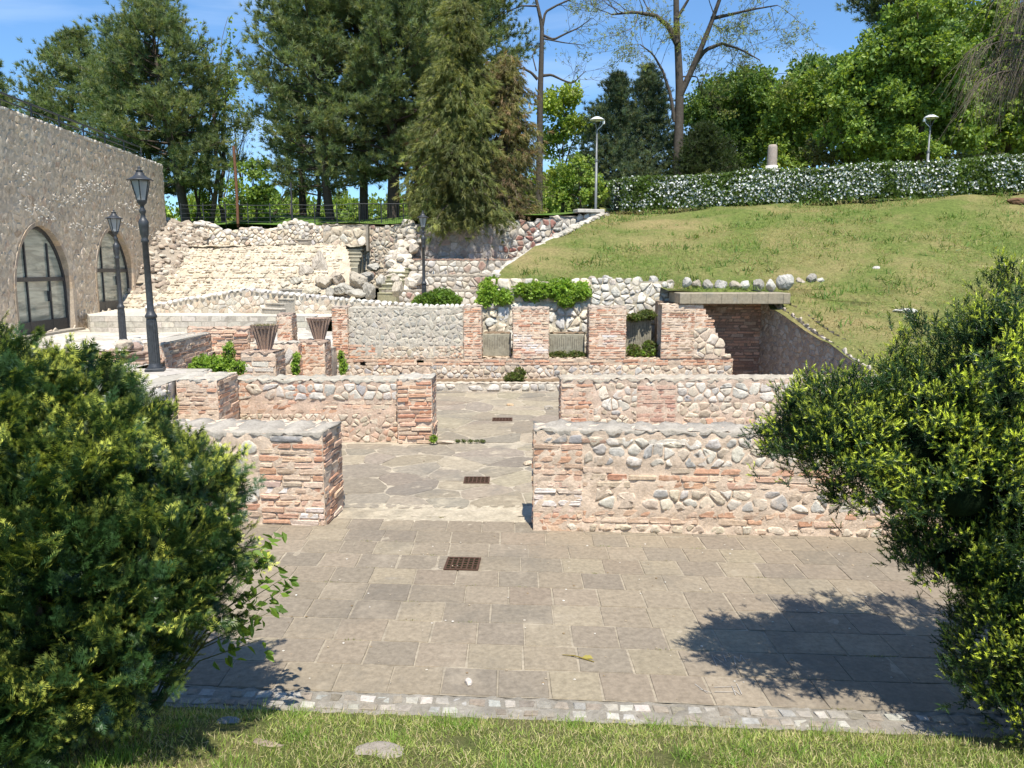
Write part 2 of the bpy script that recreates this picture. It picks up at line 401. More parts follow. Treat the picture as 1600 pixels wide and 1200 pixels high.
def cap_mesh(A, B, thick, z, col, rng, h=.09, over=.008, res=.05, amp=.014, zfun=None):
    """a lumpy cement capping laid along the top of a wall from A to B (front edge)"""
    mb = MB(); A, B = np.array(A, float), np.array(B, float); L = np.linalg.norm(B - A); d = (B - A) / L; n = np.array([d[1], -d[0]])
    h *= .62
    prof = [(-over, -h), (-over, -h*.35), (-over*.2, 0), (thick*.33, .012), (thick*.66, .012), (thick+over*.2, 0), (thick+over, -h*.35), (thick+over, -h)]
    ns = max(3, int(L / res)); V = []
    for i in range(ns + 1):
        s = -over + (L + 2*over) * i / ns
        for t, zz in prof: V.append((s, t, zz))
    V = np.array(V); k = len(prof); sh = rng.uniform(0, 50)
    nzv = NZ2(V * 1.7 + sh); nz3 = NZ3(V * 1.1 + sh)
    V[:, 2] += amp * (nzv + .8*nz3); V[:, 1] += amp * .8 * NZ2(V * 2.3 + sh + 9)
    low = np.tile(np.array([p[1] <= -h for p in prof]), ns + 1); V[low, 2] += .014 * nz3[low]
    V[:k, 0] += .02 * NZ3(V[:k]); V[-k:, 0] += .02 * NZ3(V[-k:])
    zt = z + (zfun(V[:, 0]) if zfun else 0)
    P = np.concatenate([A + np.outer(V[:, 0], d) - np.outer(V[:, 1], n), (zt + V[:, 2])[:, None]], 1)
    F = [(i*k+j, (i+1)*k+j, (i+1)*k+j+1, i*k+j+1) for i in range(ns) for j in range(k - 1)] + [tuple(range(k)), tuple(ns*k + j for j in range(k))[::-1]]
    mb.add(P, F, np.clip(np.array(col) * (1 + .12*nzv[:, None]), 0, 1), True)
    return mb

def wall(name, label, cat, A, B, thick, z0, z1, zones, seed, ends='brick', mort=MORTAR, mat='brick', cap=.09, capcol=(.46, .43, .37), keep=None,
         group=None, lean=0, end_pal=BRICK, res=.07, back=False):
    """a straight ruin wall; its front runs from A to B as seen by someone facing it. zones: (s0, s1, z0, z1, kind, options)"""
    rng = np.random.default_rng(seed); mb = MB()
    A, B = np.array(A, float), np.array(B, float); L = np.linalg.norm(B - A); d = (B - A) / L; n = np.array([d[1], -d[0]])
    d3, n3 = np.array([*d, 0]), np.array([*n, 0]); zd = np.array([-n[0]*lean, -n[1]*lean, 1.])
    front = plane([*A, 0], d3, n3, zd)
    mortar(mb, front, 0, L, z0, z1, mort, res, keep=keep)
    endl = plane([*(A - n*thick), 0], n3, -d3); endr = plane([*B, 0], -n3, d3)
    if keep is None: mortar(mb, endl, 0, thick, z0, z1, mort, res, .008); mortar(mb, endr, 0, thick, z0, z1, mort, res, .008)
    bk = plane([*(B - n*thick), 0], -d3, -n3)
    mortar(mb, bk, 0, L, z0, z1, mort, .2 if keep is None else res, .012, keep=None if keep is None else (lambda s, z: keep(L - s, z)))
    top = plane([*A, z1], d3, (0, 0, 1), -n3)
    mortar(mb, top, 0, L, 0, thick, mort, res, .012, keep=None if keep is None else (lambda s, t: keep(s, np.full_like(s, z1 - .02))))
    for zz in zones:
        s0, s1, a, b, kind = zz[:5]; op = dict(zz[5]) if len(zz) > 5 else {}
        s0 = max(0, s0 if s0 >= 0 else L + s0); s1 = min(L, s1 if s1 > 0 else L + s1)
        kp = op.pop('keep', keep)
        if kind == 'brick': bricks(mb, front, s0, s1, a, b, op.pop('pal', BRICK), rng, keep=kp, **op)
        else: stones(mb, front, s0, s1, a, b, op.pop('sx', .17), op.pop('sz', .12), op.pop('pal', STONE), rng, keep=kp, **op)
    ze = z1 - cap*.5 if cap else z1
    for e, mp_ in (('l', endl), ('r', endr)):
        if ends == 'brick': bricks(mb, mp_, .01, thick - .01, z0, ze, end_pal, rng, prot=.03, miss=.06)  # darker end_pal puts the shade of the wall sides into the brick colour
        elif ends == 'stone': stones(mb, mp_, 0, thick, z0, ze, .2, .14, STONE, rng)
    if back: bricks(mb, bk, 0, L, z0, ze, BRICK, rng)
    ctr = (A + B) / 2 - n * thick / 2; loc = (float(ctr[0]), float(ctr[1]), float(z0))
    o = mb.build(name, M[mat], label=label, cat=cat, group=group, loc=loc)
    if cap:
        cm = cap_mesh(A + np.array([-n[0], -n[1]])*lean*(z1), B + np.array([-n[0], -n[1]])*lean*(z1), thick, z1 + .012, capcol, rng, cap)
        c = cm.build('coping', M['cap'], parent=o, loc=loc); c.location = (0, 0, 0)
    return o

def ico(sub=2):
    t = (1 + 5 ** .5) / 2
    V = [(-1, t, 0), (1, t, 0), (-1, -t, 0), (1, -t, 0), (0, -1, t), (0, 1, t), (0, -1, -t), (0, 1, -t), (t, 0, -1), (t, 0, 1), (-t, 0, -1), (-t, 0, 1)]
    F = [(0, 11, 5), (0, 5, 1), (0, 1, 7), (0, 7, 10), (0, 10, 11), (1, 5, 9), (5, 11, 4), (11, 10, 2), (10, 7, 6), (7, 1, 8), (3, 9, 4), (3, 4, 2), (3, 2, 6), (3, 6, 8), (3, 8, 9), (4, 9, 5), (2, 4, 11), (6, 2, 10), (8, 6, 7), (9, 8, 1)]
    V = [np.array(v) / np.linalg.norm(v) for v in V]
    for _ in range(sub):
        mid = {}; G = []
        def m(a, b):
            k = (min(a, b), max(a, b))
            if k not in mid:
                v = V[a] + V[b]; V.append(v / np.linalg.norm(v)); mid[k] = len(V) - 1
            return mid[k]
        for a, b, c in F:
            x, y, z = m(a, b), m(b, c), m(c, a); G += [(a, x, z), (b, y, x), (c, z, y), (x, y, z)]
        F = G
    return np.array(V), np.array(F)
ICO1, ICO2, ICO3 = ico(1), ico(2), ico(3)
def rock(mb, c, size, col, rng, rot=None, facets=9, sm=False, det=ICO3):
    """an angular boulder: a sphere cut by random planes"""
    V = det[0].copy()
    for _ in range(facets):
        d = rng.normal(size=3); d /= np.linalg.norm(d); lim = rng.uniform(.55, .85)
        k = V @ d; over = np.clip(k - lim, 0, None); V -= np.outer(over, d)
    V += .03 * np.stack([NZ2(V*1.5 + rng.uniform(0, 9)), NZ2(V*1.5 + 20), NZ2(V*1.5 + 40)], 1)
    V *= np.array(size)
    a = rng.uniform(0, 6.28) if rot is None else rot; ca, sa = math.cos(a), math.sin(a)
    V = np.stack([V[:, 0]*ca - V[:, 1]*sa, V[:, 0]*sa + V[:, 1]*ca, V[:, 2]], 1) + np.array(c)
    mb.add(V, det[1], col, sm)
# ------------------------------------------------------------------ the ground
SL = -.065                                   # the front court is turned a little against the view
def sst(x): x = np.clip(x, 0, 1); return x*x*(3 - 2*x)
def crestY(X): return np.clip(36.5 - .2*(X - 4.5), 31.5, 36.5)
def crestZ(X): return 5.9 + .035*np.clip(X - 4.5, 0, 25)
def bank_z(X, Y):
    X, Y = np.asarray(X, float), np.asarray(Y, float)
    yc, zc = crestY(X), crestZ(X)
    t = (Y - 24.5) / (yc - 24.5)
    up = 3.0 + (zc - 3.0) * t + .18*np.sin(np.clip(t, 0, 1)*math.pi)
    dn = np.maximum(3.0 + .287 * (Y - 24.5), -.03)
    z = np.where(Y < 24.5, dn, up)
    lint = sst((8.2 - X) / 1.2) * sst((Y - 21.9) / .3)
    z = z*(1 - lint) + np.maximum(z, 2.72) * lint
    pl = zc + .075*np.clip(Y - yc, 0, 12) - .02*np.clip(Y - 75, 0, 400)
    return np.where(Y > yc, pl, z)
def plat_z(X, Y):
    a = sst((np.asarray(X, float) + 7) / 11.0)
    Xf = np.asarray(X, float)
    return 5.45 + .45*a + .55*sst((Y - 39.6)/3)*sst((58 - Y)/9)*sst((-1 - Xf)/4)*sst((Xf + 19)/6)*(1 + .3*np.sin(Xf*.9)) + (.012 + .063*a) * np.clip(Y - 36.5, 0, 12) - .02*np.clip(Y - 75, 0, 400)
def ground_z(X, Y): return float(bank_z(X, Y)) if X > 4.3 else float(plat_z(X, Y))

def grid(mb, V, nr, nc, col, smooth=True, keep=None):
    i, j = np.meshgrid(np.arange(nr - 1), np.arange(nc - 1), indexing='ij'); a = (i*nc + j).ravel()
    F = np.stack([a, a + 1, a + nc + 1, a + nc], 1)
    if keep is not None: F = F[keep(V[F].mean(1))]
    mb.add(V, F, col, smooth)

mb = MB(); g = 700
mb.add([(-g, -60, -.4), (g, -60, -.4), (g, 1400, -.4), (-g, 1400, -.4)], [(0, 1, 2, 3)], (.1, .15, .04))
mb.build('ground', M['plateau'], kind='structure')

# grassy bank and the park ground beyond its crest
rows = [(y, 7.3 + .22*(21.8 - y) if y > 14.2 else 7.0) for y in np.arange(8.6, 21.81, .35)] + [(21.8, 7.3), (22.25, 7.3), (22.3, 4.5), (23.5, 4.5), (23.6, -.42), (25, -.4)]
rows += [(y, min(-.4 + (y - 25)*4.7/11, 4.3)) for y in np.arange(25.4, 40, .35)] + [(y, 4.3) for y in np.concatenate([np.arange(40, 60, 2.5), np.linspace(60, 420, 16)])]
nc = 150; V = []
for y, xl in rows:
    t = np.linspace(0, 1, nc); X = xl + (26 - xl) * np.clip(t/.9, 0, 1) + np.where(t > .9, (t - .9)/.1*80, 0)
    Y = np.full(nc, y); P3 = np.stack([X, Y, 0*X], 1); Z = bank_z(X, Y) + .04*NZ(P3*.8) + .10*NZ(P3*.22) * np.clip((Y - 24)/3, 0, 1)
    V.append(np.stack([X, Y, Z], 1))
mb = MB(); V = np.concatenate(V); grid(mb, V, len(rows), nc, (.15, .18, .05)); BANK = mb.build('grass_bank', M['bank'], kind='structure')
def front_y(X): return np.where(X < -6, 38.4, np.where(X < -4.5, 38.4 - (X + 6)/1.5*2.1, 36.3))
nr, nc = 40, 120; V = []
for i in range(nr):
    X = np.linspace(-90, 4.31, nc); X = np.where(X < -30, X, X); f = front_y(X); Y = f + (420 - f) * (i/(nr - 1))**3
    V.append(np.stack([X, Y, plat_z(X, Y) + .05*NZ(np.stack([X, Y, 0*X], 1)*.5)], 1))
mb = MB(); grid(mb, np.concatenate(V), nr, nc, (.1, .15, .04)); mb.build('park_ground', M['plateau'], kind='structure')

# front court: rows of sandstone slabs
rng = np.random.default_rng(21)
SLAB = [(.262, .220, .165), (.276, .232, .173), (.25, .212, .162), (.29, .245, .18), (.238, .203, .157), (.266, .222, .166), (.30, .255, .185)]
def floor_map(o, slope): return lambda s, z, h: np.stack([s, o + slope*s + z, h + 0*s], 1)
fm = floor_map(5.55, SL)
mb = MB(); V = []; 
mortar(mb, fm, -12, 16, 0, 4.2, (.34, .295, .225), .15, .003)
for r in range(10):
    z0 = r * .42; s = -12 + (.5*(r % 2) + rng.uniform(-.06, .06)) * .44
    while s < 16:
        L = .44*rng.uniform(.93, 1.08) * (1.35 if rng.random() < .06 else 1); g_ = .0045*rng.uniform(.5, 1.8)
        a, b = s + g_, s + L - g_; y0, y1 = z0 + g_, z0 + .42 - g_
        p = np.array([(a, y0), (b, y0), (b, y1), (a, y1)]) + rng.normal(0, .003, (4, 2)); h = .006 + rng.uniform(-.001, .0025)
        q = p.mean(0) + (p - p.mean(0)) * .975
        V = np.concatenate([fm(p[:, 0], p[:, 1], np.full(4, -.005)), fm(q[:, 0], q[:, 1], np.full(4, h) + rng.normal(0, .0008, 4))])
        mb.add(V, [(4, 5, 6, 7)] + [(i, (i+1) % 4, 4 + (i+1) % 4, 4+i) for i in range(4)], pick(SLAB, 1, rng, .04)[0])
        s += L
mb.build('lower_paving', M['slab'], kind='structure')
# the pale worn threshold strip and the irregular flagstones of the inner courts
mb = MB(); fm2 = floor_map(9.72, SL*.6)
mortar(mb, fm2, -3.2, 1.0, -.02, .75, (.44, .385, .29), .05, .006)
mb.build('threshold', M['slab'], kind='structure')
mb = MB(); fm3 = floor_map(0, 0); rng = np.random.default_rng(5)
FLAG = [(.315, .27, .205), (.29, .25, .197), (.335, .286, .212), (.275, .24, .19), (.35, .30, .22), (.30, .256, .198), (.26, .23, .185)]
mortar(mb, lambda s, z, h: np.stack([s, z, h - .004], 1), -8, 7, 10.0, 21.7, (.44, .385, .295), .25, .003)
stones(mb, fm3, -7.5, 6.8, 10.35, 14.35, .72, .46, FLAG, rng, gap=.007, bulge=.005, base=-.006, jit=.46, cjit=.09, flat=1.1, smooth=False)
stones(mb, fm3, -7.5, 6.8, 14.45, 21.6, .85, .6, FLAG, rng, gap=.009, bulge=.005, base=-.006, jit=.46, cjit=.09, flat=1.1, smooth=False)
mb.build('inner_court_paving', M['flag'], kind='structure')

# kerb of small stone setts
mb = MB(); rng = np.random.default_rng(9); km = floor_map(5.38, SL)
mortar(mb, km, -12, 16, -.16, .18, (.30, .275, .23), .05, .006)
SETT = [(.45, .42, .37), (.52, .49, .43), (.37, .34, .29), (.31, .27, .215), (.40, .39, .36), (.32, .28, .225), (.34, .29, .23)]
for r, (y0, wd, mi) in enumerate(((.035, .10, .03), (-.075, .085, .2))):
    s = -12
    while s < 16:
        L = rng.uniform(.10, .145)
        if rng.random() > mi:
            k_ = rng.uniform(.008, .016); o = np.array([(s+k_, y0+.008), (s+L-k_, y0+.008), (s+L-k_, y0+wd-.008), (s+k_, y0+wd-.008)]) + rng.normal(0, .007, (4, 2))
            q = o.mean(0) + (o - o.mean(0))*.86; n = 4; hh = rng.uniform(.004, .012)
            V = np.concatenate([km(o[:, 0], o[:, 1], np.full(n, -.01)), km(o[:, 0], o[:, 1], np.full(n, hh*.6)), km(q[:, 0], q[:, 1], hh + rng.normal(0, .0015, n))])
            mb.add(V, [tuple(range(2*n, 3*n))] + [(t*n+i, t*n+(i+1) % n, t*n+n+(i+1) % n, t*n+n+i) for t in (0, 1) for i in range(n)], pick(SETT, 1, rng, .1)[0])
        s += L
mb.build('kerb', M['rubble'], kind='structure')
# lawn climbing to the viewer
def lawn_z(X, Y):
    sc_ = np.isscalar(X); X, Y = np.atleast_1d(np.asarray(X, float)), np.atleast_1d(np.asarray(Y, float))
    d = np.clip(5.28 + SL*X - Y, 0, 20)
    z = -.005 + .05*sst(d/.3) + .26*np.clip(d - .1, 0, 5.2) + .02*NZ(np.stack([X, Y, 0*X], 1)*1.6) * sst(d)
    return float(z[0]) if sc_ else z
nr, nc = 90, 130; X, T = np.meshgrid(np.linspace(-13, 13, nc), np.linspace(0, 1, nr)); X, T = X.ravel(), T.ravel()
Y = (5.28 + SL*X) - T*14; V = np.stack([X, Y, lawn_z(X, Y)], 1)
mb = MB(); grid(mb, V[::-1].copy(), nr, nc, (.1, .13, .04)); mb.build('lawn', M['lawn'], kind='structure')

# left terrace (pale paving), upper terrace behind the back wall
mb = MB(); rng = np.random.default_rng(4)
def terr_z(X, Y): return 1.34 - .2*sst((Y - 16) / 6)
tm = lambda s, z, h: np.stack([s, z, terr_z(s, z) + h], 1)
PALE = [(.58, .55, .49), (.64, .61, .55), (.52, .49, .43), (.60, .56, .48), (.48, .45, .40)]
mortar(mb, lambda s, z, h: tm(s, z, h - .006), -17, -6.02, 12.75, 15.2, (.42, .39, .33), .2, .004)
stones(mb, tm, -17, -6.05, 12.8, 15.2, .8, .5, PALE, rng, gap=.014, bulge=.008, base=-.01, flat=1.1, smooth=False)
mortar(mb, lambda s, z, h: tm(s, z, h - .006), -17, -7.6, 15.2, 20.4, (.42, .39, .33), .25, .004)
stones(mb, tm, -17, -7.62, 15.2, 20.4, .8, .5, PALE, rng, gap=.014, bulge=.008, base=-.01, flat=1.1, smooth=False)
mortar(mb, lambda s, z, h: tm(s, z, h - .006), -17, -4.95, 20.4, 27, (.42, .39, .33), .3, .004); mortar(mb, lambda s, z, h: tm(s, z, h), -16.5, -14.3, 26.9, 29.2, (.55, .51, .44), .3, .004)
stones(mb, tm, -17, -4.97, 20.42, 26.9, .9, .55, PALE, rng, gap=.014, bulge=.008, base=-.01, flat=1.1, smooth=False, lod=1)
e1 = plane((-17, 12.75, 0), (1, 0, 0), (0, -1, 0)); mortar(mb, e1, 0, 10.98, 0, 1.33, MORTAR_GREY, .12, .02)
stones(mb, e1, 0, 10.98, 0, 1.33, .4, .09, STONE, rng, bulge=.06)
e2 = plane((-6.02, 12.75, 0), (0, 1, 0), (1, 0, 0)); mortar(mb, e2, 0, 2.5, 0, 1.33, MORTAR_GREY, .12, .02); stones(mb, e2, 0, 2.5, 0, 1.33, .4, .1, STONE, rng, bulge=.05)
e3 = plane((-4.95, 20.4, 0), (0, 1, 0), (1, 0, 0)); mortar(mb, e3, 0, 6.6, 0, 1.15, MORTAR_GREY, .2, .02)
e4 = plane((-7.6, 20.4, 0), (1, 0, 0), (0, -1, 0)); mortar(mb, e4, 0, 2.65, 0, 1.15, MORTAR, .12, .02); bricks(mb, e4, 0, 2.65, 0, 1.1, BRICK, rng)
mb.build('left_terrace', M['pale_pave'], kind='structure')
mb = MB()
um = lambda s, z, h: np.stack([s, z, 1.66 + h + .012*np.clip(z-29, 0, 9)], 1)
um1 = lambda s, z, h: np.stack([(-4.9)*s + (1 - s)*np.where(z < 28.6, -14.6 - (z - 26.6)*.6, -15.8 - (z - 28.6)*.08), z, 1.66 + h + .012*np.clip(z-29, 0, 9)], 1)
mortar(mb, um1, 0, 1, 26.75, 33, (.60, .56, .48), .045, .006)
rv = np.array([1.2, -2.0]) / math.hypot(1.2, 2.0); rp_ = plane((-15.8, 28.6, 0), (*rv, 0), (rv[1], -rv[0], 0)); mortar(mb, rp_, 0, 2.33, 1.0, 1.68, (.50, .46, .39), .1, .004)
bricks(mb, rp_, 0, 2.33, 1.1, 1.68, [(.50, .475, .42), (.54, .51, .45)], np.random.default_rng(2), course=.195, ln=(.42, .5), gap=.02, prot=.012, miss=0, wob=.003)
mortar(mb, plane((-4.9, 26.7, 0), (0, -1, 0), (-1, 0, 0)), 0, 4.5, .9, 1.66, (.48, .43, .35), .1, .02)
mortar(mb, um, -4.9, -.95, 22.2, 24.2, (.50, .46, .37), .3, .01); mortar(mb, um, -4.9, .4, 24.2, 33.2, (.50, .46, .37), .3, .01)
mb.build('upper_terrace', M['pale_pave'], kind='structure')
mb = MB(); V = [(-5, 20.9, .21), (6, 20.9, .21), (6, 21.7, .24), (-5, 21.7, .24)]
sm_ = lambda s, z, h: np.stack([s, z, .215 + h], 1); mortar(mb, sm_, -4.9, 1.5, 20.98, 21.62, (.30, .26, .17), .1, .02)
mb.build('earth_strip', M['soil'], kind='structure')
mb = MB(); mortar(mb, lambda s, z, h: np.stack([s, z, .80 + h], 1), -.9, 4.3, 21.65, 23.0, (.2, .17, .1), .12, .03); mb.build('niche_floor', M['soil'], kind='structure')
mb = MB(); mortar(mb, lambda s, z, h: np.stack([s, z, .03 + h], 1), 4.3, 9.5, 14.7, 23.0, (.2, .17, .12), .25, .02); mb.build('pit_floor', M['soil'], kind='structure')
# ------------------------------------------------------------------ ruin walls, near to far
P = dict(pal=BRICK); R = dict(pal=STONE)
BIG = dict(pal=STONE, sx=.16, sz=.13, bulge=.026, gap=.013)
CRM = dict(pal=CREAM + BRICK[4:5], sx=.15, sz=.085, bulge=.025, gap=.012)
# front right wall
wall('ruin_wall', 'long brick and rubble ruin wall in front right, running behind the right yew', 'wall', (.27, 9.42), (10.0, 8.79), .48, 0, 1.31,
     [(0, .62, 0, 1.14, 'brick', dict(pal=BRICK, miss=.06, lime=((.2, .40, .20), (.5, .36, .15)))), (.55, 1.9, 1.14, 1.22, 'brick', dict(pal=BRICK_DARK+STONE, course=.09, ln=(.3, .6), prot=.03)),
      (.62, 0, .86, 1.24, 'rubble', BIG), (.62, 0, .58, .86, 'brick', dict(pal=BRICK+[MORTAR], miss=.12, prot=.014)),
      (.62, 0, .30, .58, 'rubble', dict(pal=STONE+CREAM, sx=.17, sz=.12, bulge=.028, gap=.014, skip=.04)),
      (.62, 0, .12, .30, 'brick', dict(pal=BRICK, miss=.25, ln=(.15, .4))), (.4, 0, 0, .12, 'rubble', CRM),
      (0, .62, 1.14, 1.27, 'rubble', dict(pal=[(.34, .33, .33), (.30, .28, .28)], sx=.3, sz=.07, bulge=.032))], 101, cap=.075, capcol=(.41, .375, .32))
# front left wall
wall('ruin_wall', 'brick and rubble ruin wall in front left with a square brick end, beside the left yew', 'wall', (-9.6, 10.12), (-2.42, 9.60), .80, 0, 1.22,
     [(-.85, 0, 0, 1.1, 'brick', dict(pal=BRICK, miss=.05, prot=.024, lime=((7.0, .1, .15), (6.6, .45, .12)))), (0, -.85, .74, 1.14, 'rubble', BIG),
      (0, -.85, .52, .74, 'brick', dict(pal=BRICK+[MORTAR], miss=.2)), (0, -.85, .28, .52, 'rubble', dict(pal=STONE_PALE, sx=.2, sz=.13, skip=.15)),
      (0, -.85, 0, .28, 'brick', dict(pal=BRICK+[MORTAR], miss=.15)), (-.75, 0, 1.1, 1.2, 'rubble', dict(pal=[(.33, .32, .31)], sx=.6, sz=.1, bulge=.032))], 102,
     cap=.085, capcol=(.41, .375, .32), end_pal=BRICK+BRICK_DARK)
# second line
wall('ruin_wall', 'low ruin wall of pink plastered brick with a grey rubble top, behind the front left wall', 'wall', (-5.45, 14.5), (-2.18, 14.5), .6, 0, 1.20,
     [(0, 0, .82, 1.14, 'rubble', dict(pal=STONE, sx=.2, sz=.14, bulge=.04)), (0, .45, .78, 1.16, 'brick', dict(pal=BRICK_RED, course=.1)), (1.25, 1.75, .88, 1.14, 'brick', dict(pal=BRICK_RED, course=.09)),
      (0, 0, .56, .82, 'brick', dict(pal=BRICK+[MORTAR]*3, miss=.25, prot=.01)), (0, 0, .30, .56, 'rubble', CRM), (0, 0, 0, .30, 'rubble', dict(pal=CREAM+BRICK, sx=.13, sz=.1, gap=.012, skip=.1))], 103,
     mort=(.62, .47, .36), cap=.06, capcol=(.44, .41, .34))
wall('ruin_pier', 'brick pier of stepped eroded courses at the inner opening, left of the flagstones', 'pier', (-2.18, 14.38), (-1.52, 14.38), .75, 0, 1.24,
     [(0, 0, 0, .5, 'brick', dict(pal=BRICK, course=.085, prot=.075, miss=.08)), (0, 0, .5, 1.2, 'brick', dict(pal=BRICK_RED+BRICK[4:6], prot=.04, miss=.05))], 104, cap=.04, end_pal=BRICK+BRICK_DARK)
wall('ruin_wall', 'ruin wall with patches of rubble and pink brick behind the front right wall', 'wall', (.93, 14.4), (7.6, 14.4), .55, 0, 1.24,
     [(0, .62, 0, 1.16, 'brick', dict(pal=BRICK[3:]+[MORTAR], prot=.014)), (1.45, 2.2, .15, 1.12, 'brick', dict(pal=[(.60, .38, .29), (.55, .33, .25), (.63, .43, .33)], course=.085)),
      (.62, 1.45, .55, 1.18, 'rubble', dict(pal=STONE[2:]+CREAM, sx=.16, sz=.12, bulge=.032)), (.62, 1.45, 0, .55, 'rubble', CRM), (1.45, 2.2, 1.1, 1.18, 'rubble', dict(sx=.3, sz=.07)),
      (2.2, 0, .80, 1.18, 'rubble', dict(pal=STONE_PALE+STONE, sx=.2, sz=.14, bulge=.032)), (2.2, 0, .5, .8, 'rubble', dict(pal=CREAM, sx=.22, sz=.12, bulge=.03)),
      (2.2, 0, .25, .5, 'rubble', dict(pal=CREAM+BRICK, sx=.24, sz=.1, skip=.15)), (2.2, 0, 0, .25, 'brick', dict(pal=BRICK, miss=.2))], 105, cap=.07, capcol=(.46, .41, .33), mort=(.64, .50, .39))
# returns and blocks by the left yew
wall('ruin_pier', 'brick stub wall with a shaded side, below the tallest lamp', 'pier', (-5.95, 13.45), (-5.22, 13.45), 1.0, 0, 1.36,
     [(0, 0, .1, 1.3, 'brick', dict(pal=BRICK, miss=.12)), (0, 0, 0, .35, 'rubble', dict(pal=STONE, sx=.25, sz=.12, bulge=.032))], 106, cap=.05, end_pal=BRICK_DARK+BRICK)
wall('ruin_wall', 'grey rubble ledge below the lamp platform, half hidden by the left yew', 'wall', (-8.6, 12.2), (-5.75, 12.2), .5, 0, 1.28,
     [(0, 0, 0, 1.25, 'rubble', BIG)], 107, mort=MORTAR_GREY, cap=.06, ends='stone', capcol=(.46, .44, .40))
# low rubble kerb wall of the far court
wall('rubble_wall', 'knee high wall of pale rounded stones across the back of the flagstone court', 'wall', (-2.2, 20.7), (1.6, 20.7), .3, 0, .22,
     [(0, 0, .02, .21, 'rubble', dict(pal=STONE_PALE, sx=.26, sz=.19, bulge=.07, gap=.012))], 108, mat='rubble', mort=MORTAR_GREY, cap=0, ends='stone')
# the long back wall
rng = np.random.default_rng(31)
back = [(0, 0, .02, .24, 'brick', dict(pal=BRICK+CREAM, miss=.15)), (0, 0, .24, .62, 'rubble', dict(pal=CREAM+STONE, sx=.17, sz=.11, bulge=.04, gap=.014)), (0, 0, .60, .78, 'brick', dict(pal=BRICK, miss=.1, prot=.03))]
wall('ruin_wall', 'long rubble and brick footing carrying the brick piers and niches at the back of the court', 'wall', (-6.3, 21.6), (6.25, 21.6), .62, 0, .80, back, 109, cap=0, mort=(.62, .50, .38), res=.05, keep=lambda s, z: ~(((np.abs(s - 2.11) < .085) | (np.abs(s - 3.71) < .09)) & (z > .62) & (z < .74)))
wall('ruin_wall', 'tall grey rubble panel between two orange brick pilasters, in front of the short lamp', 'wall', (-4.62, 21.64), (-1.36, 21.64), .58, .8, 2.22,
     [(0, 0, 1.15, 2.2, 'rubble', dict(pal=[(.50, .47, .40), (.54, .50, .42), (.46, .44, .39), (.58, .53, .44)], sx=.155, sz=.12, bulge=.02, gap=.022)), (.9, 0, .8, 1.15, 'rubble', CRM),
      (0, .75, .8, 1.2, 'brick', dict(pal=BRICK_RED+BRICK)), (2.55, 0, .8, 1.15, 'brick', dict(pal=BRICK, miss=.15)), (.7, 1.6, .8, .95, 'brick', dict(pal=BRICK, miss=.2))], 110, cap=.06, mort=(.56, .51, .42), capcol=(.44, .41, .34), ends=None)
for k, (xa, xb, zt, lab, pal, sd_) in enumerate((
        (-5.05, -4.62, 2.24, 'orange brick pilaster right of the two stone urns', BRICK_RED+BRICK[5:7], 111),
        (-1.36, -.86, 2.26, 'orange brick pilaster left of the first niche', BRICK_RED+BRICK, 112),
        (.03, 1.03, 2.22, 'brick pier with white lime stains between the first and second niche', BRICK[3:]+BRICK_RED[1:4], 113),
        (2.17, 3.2, 2.24, 'brick pier with a faint lime streak between the second and third niche', BRICK[4:]+BRICK_RED[1:4], 114))):
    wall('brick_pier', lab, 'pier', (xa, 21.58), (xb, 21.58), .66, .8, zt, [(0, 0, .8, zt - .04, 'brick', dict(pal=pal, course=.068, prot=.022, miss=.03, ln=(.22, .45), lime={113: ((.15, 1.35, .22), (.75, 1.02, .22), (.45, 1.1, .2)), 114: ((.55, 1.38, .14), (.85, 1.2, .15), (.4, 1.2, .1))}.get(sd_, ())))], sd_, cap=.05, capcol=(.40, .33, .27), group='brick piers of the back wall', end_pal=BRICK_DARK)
sl = lambda s, z: s < 1.12 + (2.34 - z) * .52
wall('brick_pier', 'broad brick wall end with a ragged sloping right edge under the concrete lintel', 'pier', (4.2, 21.58), (6.3, 21.58), .6, .8, 2.32,
     [(0, .95, .8, 2.28, 'brick', dict(pal=BRICK[3:]+[(.55, .42, .30)]*3, course=.068, prot=.02)), (.9, 2.1, .8, 1.7, 'rubble', dict(pal=CREAM, sx=.26, sz=.15, bulge=.06)), (.95, 1.5, 1.5, 2.3, 'brick', dict(pal=BRICK[3:]))], 115,
     keep=sl, cap=0, ends=None, group='brick piers of the back wall')
# recess under the lintel and the pit's right wall
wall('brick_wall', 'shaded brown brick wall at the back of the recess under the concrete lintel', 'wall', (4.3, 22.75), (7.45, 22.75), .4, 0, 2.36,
     [(0, 0, .05, 2.3, 'brick', dict(pal=BRICK_DARK+BRICK[:2], course=.09, ln=(.25, .5), prot=.03))], 116, cap=0, mort=(.30, .22, .16), ends=None)  # dark brick and mortar colours carry the shade of the recess
def pitkeep(s, z): return z < 2.33 - .30*np.clip(s - .9, 0, 9)
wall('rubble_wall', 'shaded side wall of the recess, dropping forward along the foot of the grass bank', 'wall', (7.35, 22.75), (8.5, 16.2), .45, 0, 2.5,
     [(0, 0, .05, 2.4, 'rubble', dict(pal=[(.38, .31, .25), (.44, .36, .28), (.33, .28, .24), (.46, .42, .36)], sx=.16, sz=.13, bulge=.032))], 117, keep=pitkeep, cap=0, mort=(.36, .29, .22), ends=None)  # stone and mortar coloured dark, shade of this side included
mb = MB(); V = []
x0, x1 = 4.68, 7.75
mb.box(((x0+x1)/2, 22.25, 2.49), (x1-x0, 1.5, .31), (.34, .295, .215), bev=.02)
for k in range(7): mb.box((x0 + .3 + k*.43, 21.494, 2.49), (.008, .006, .26), (.16, .15, .12))
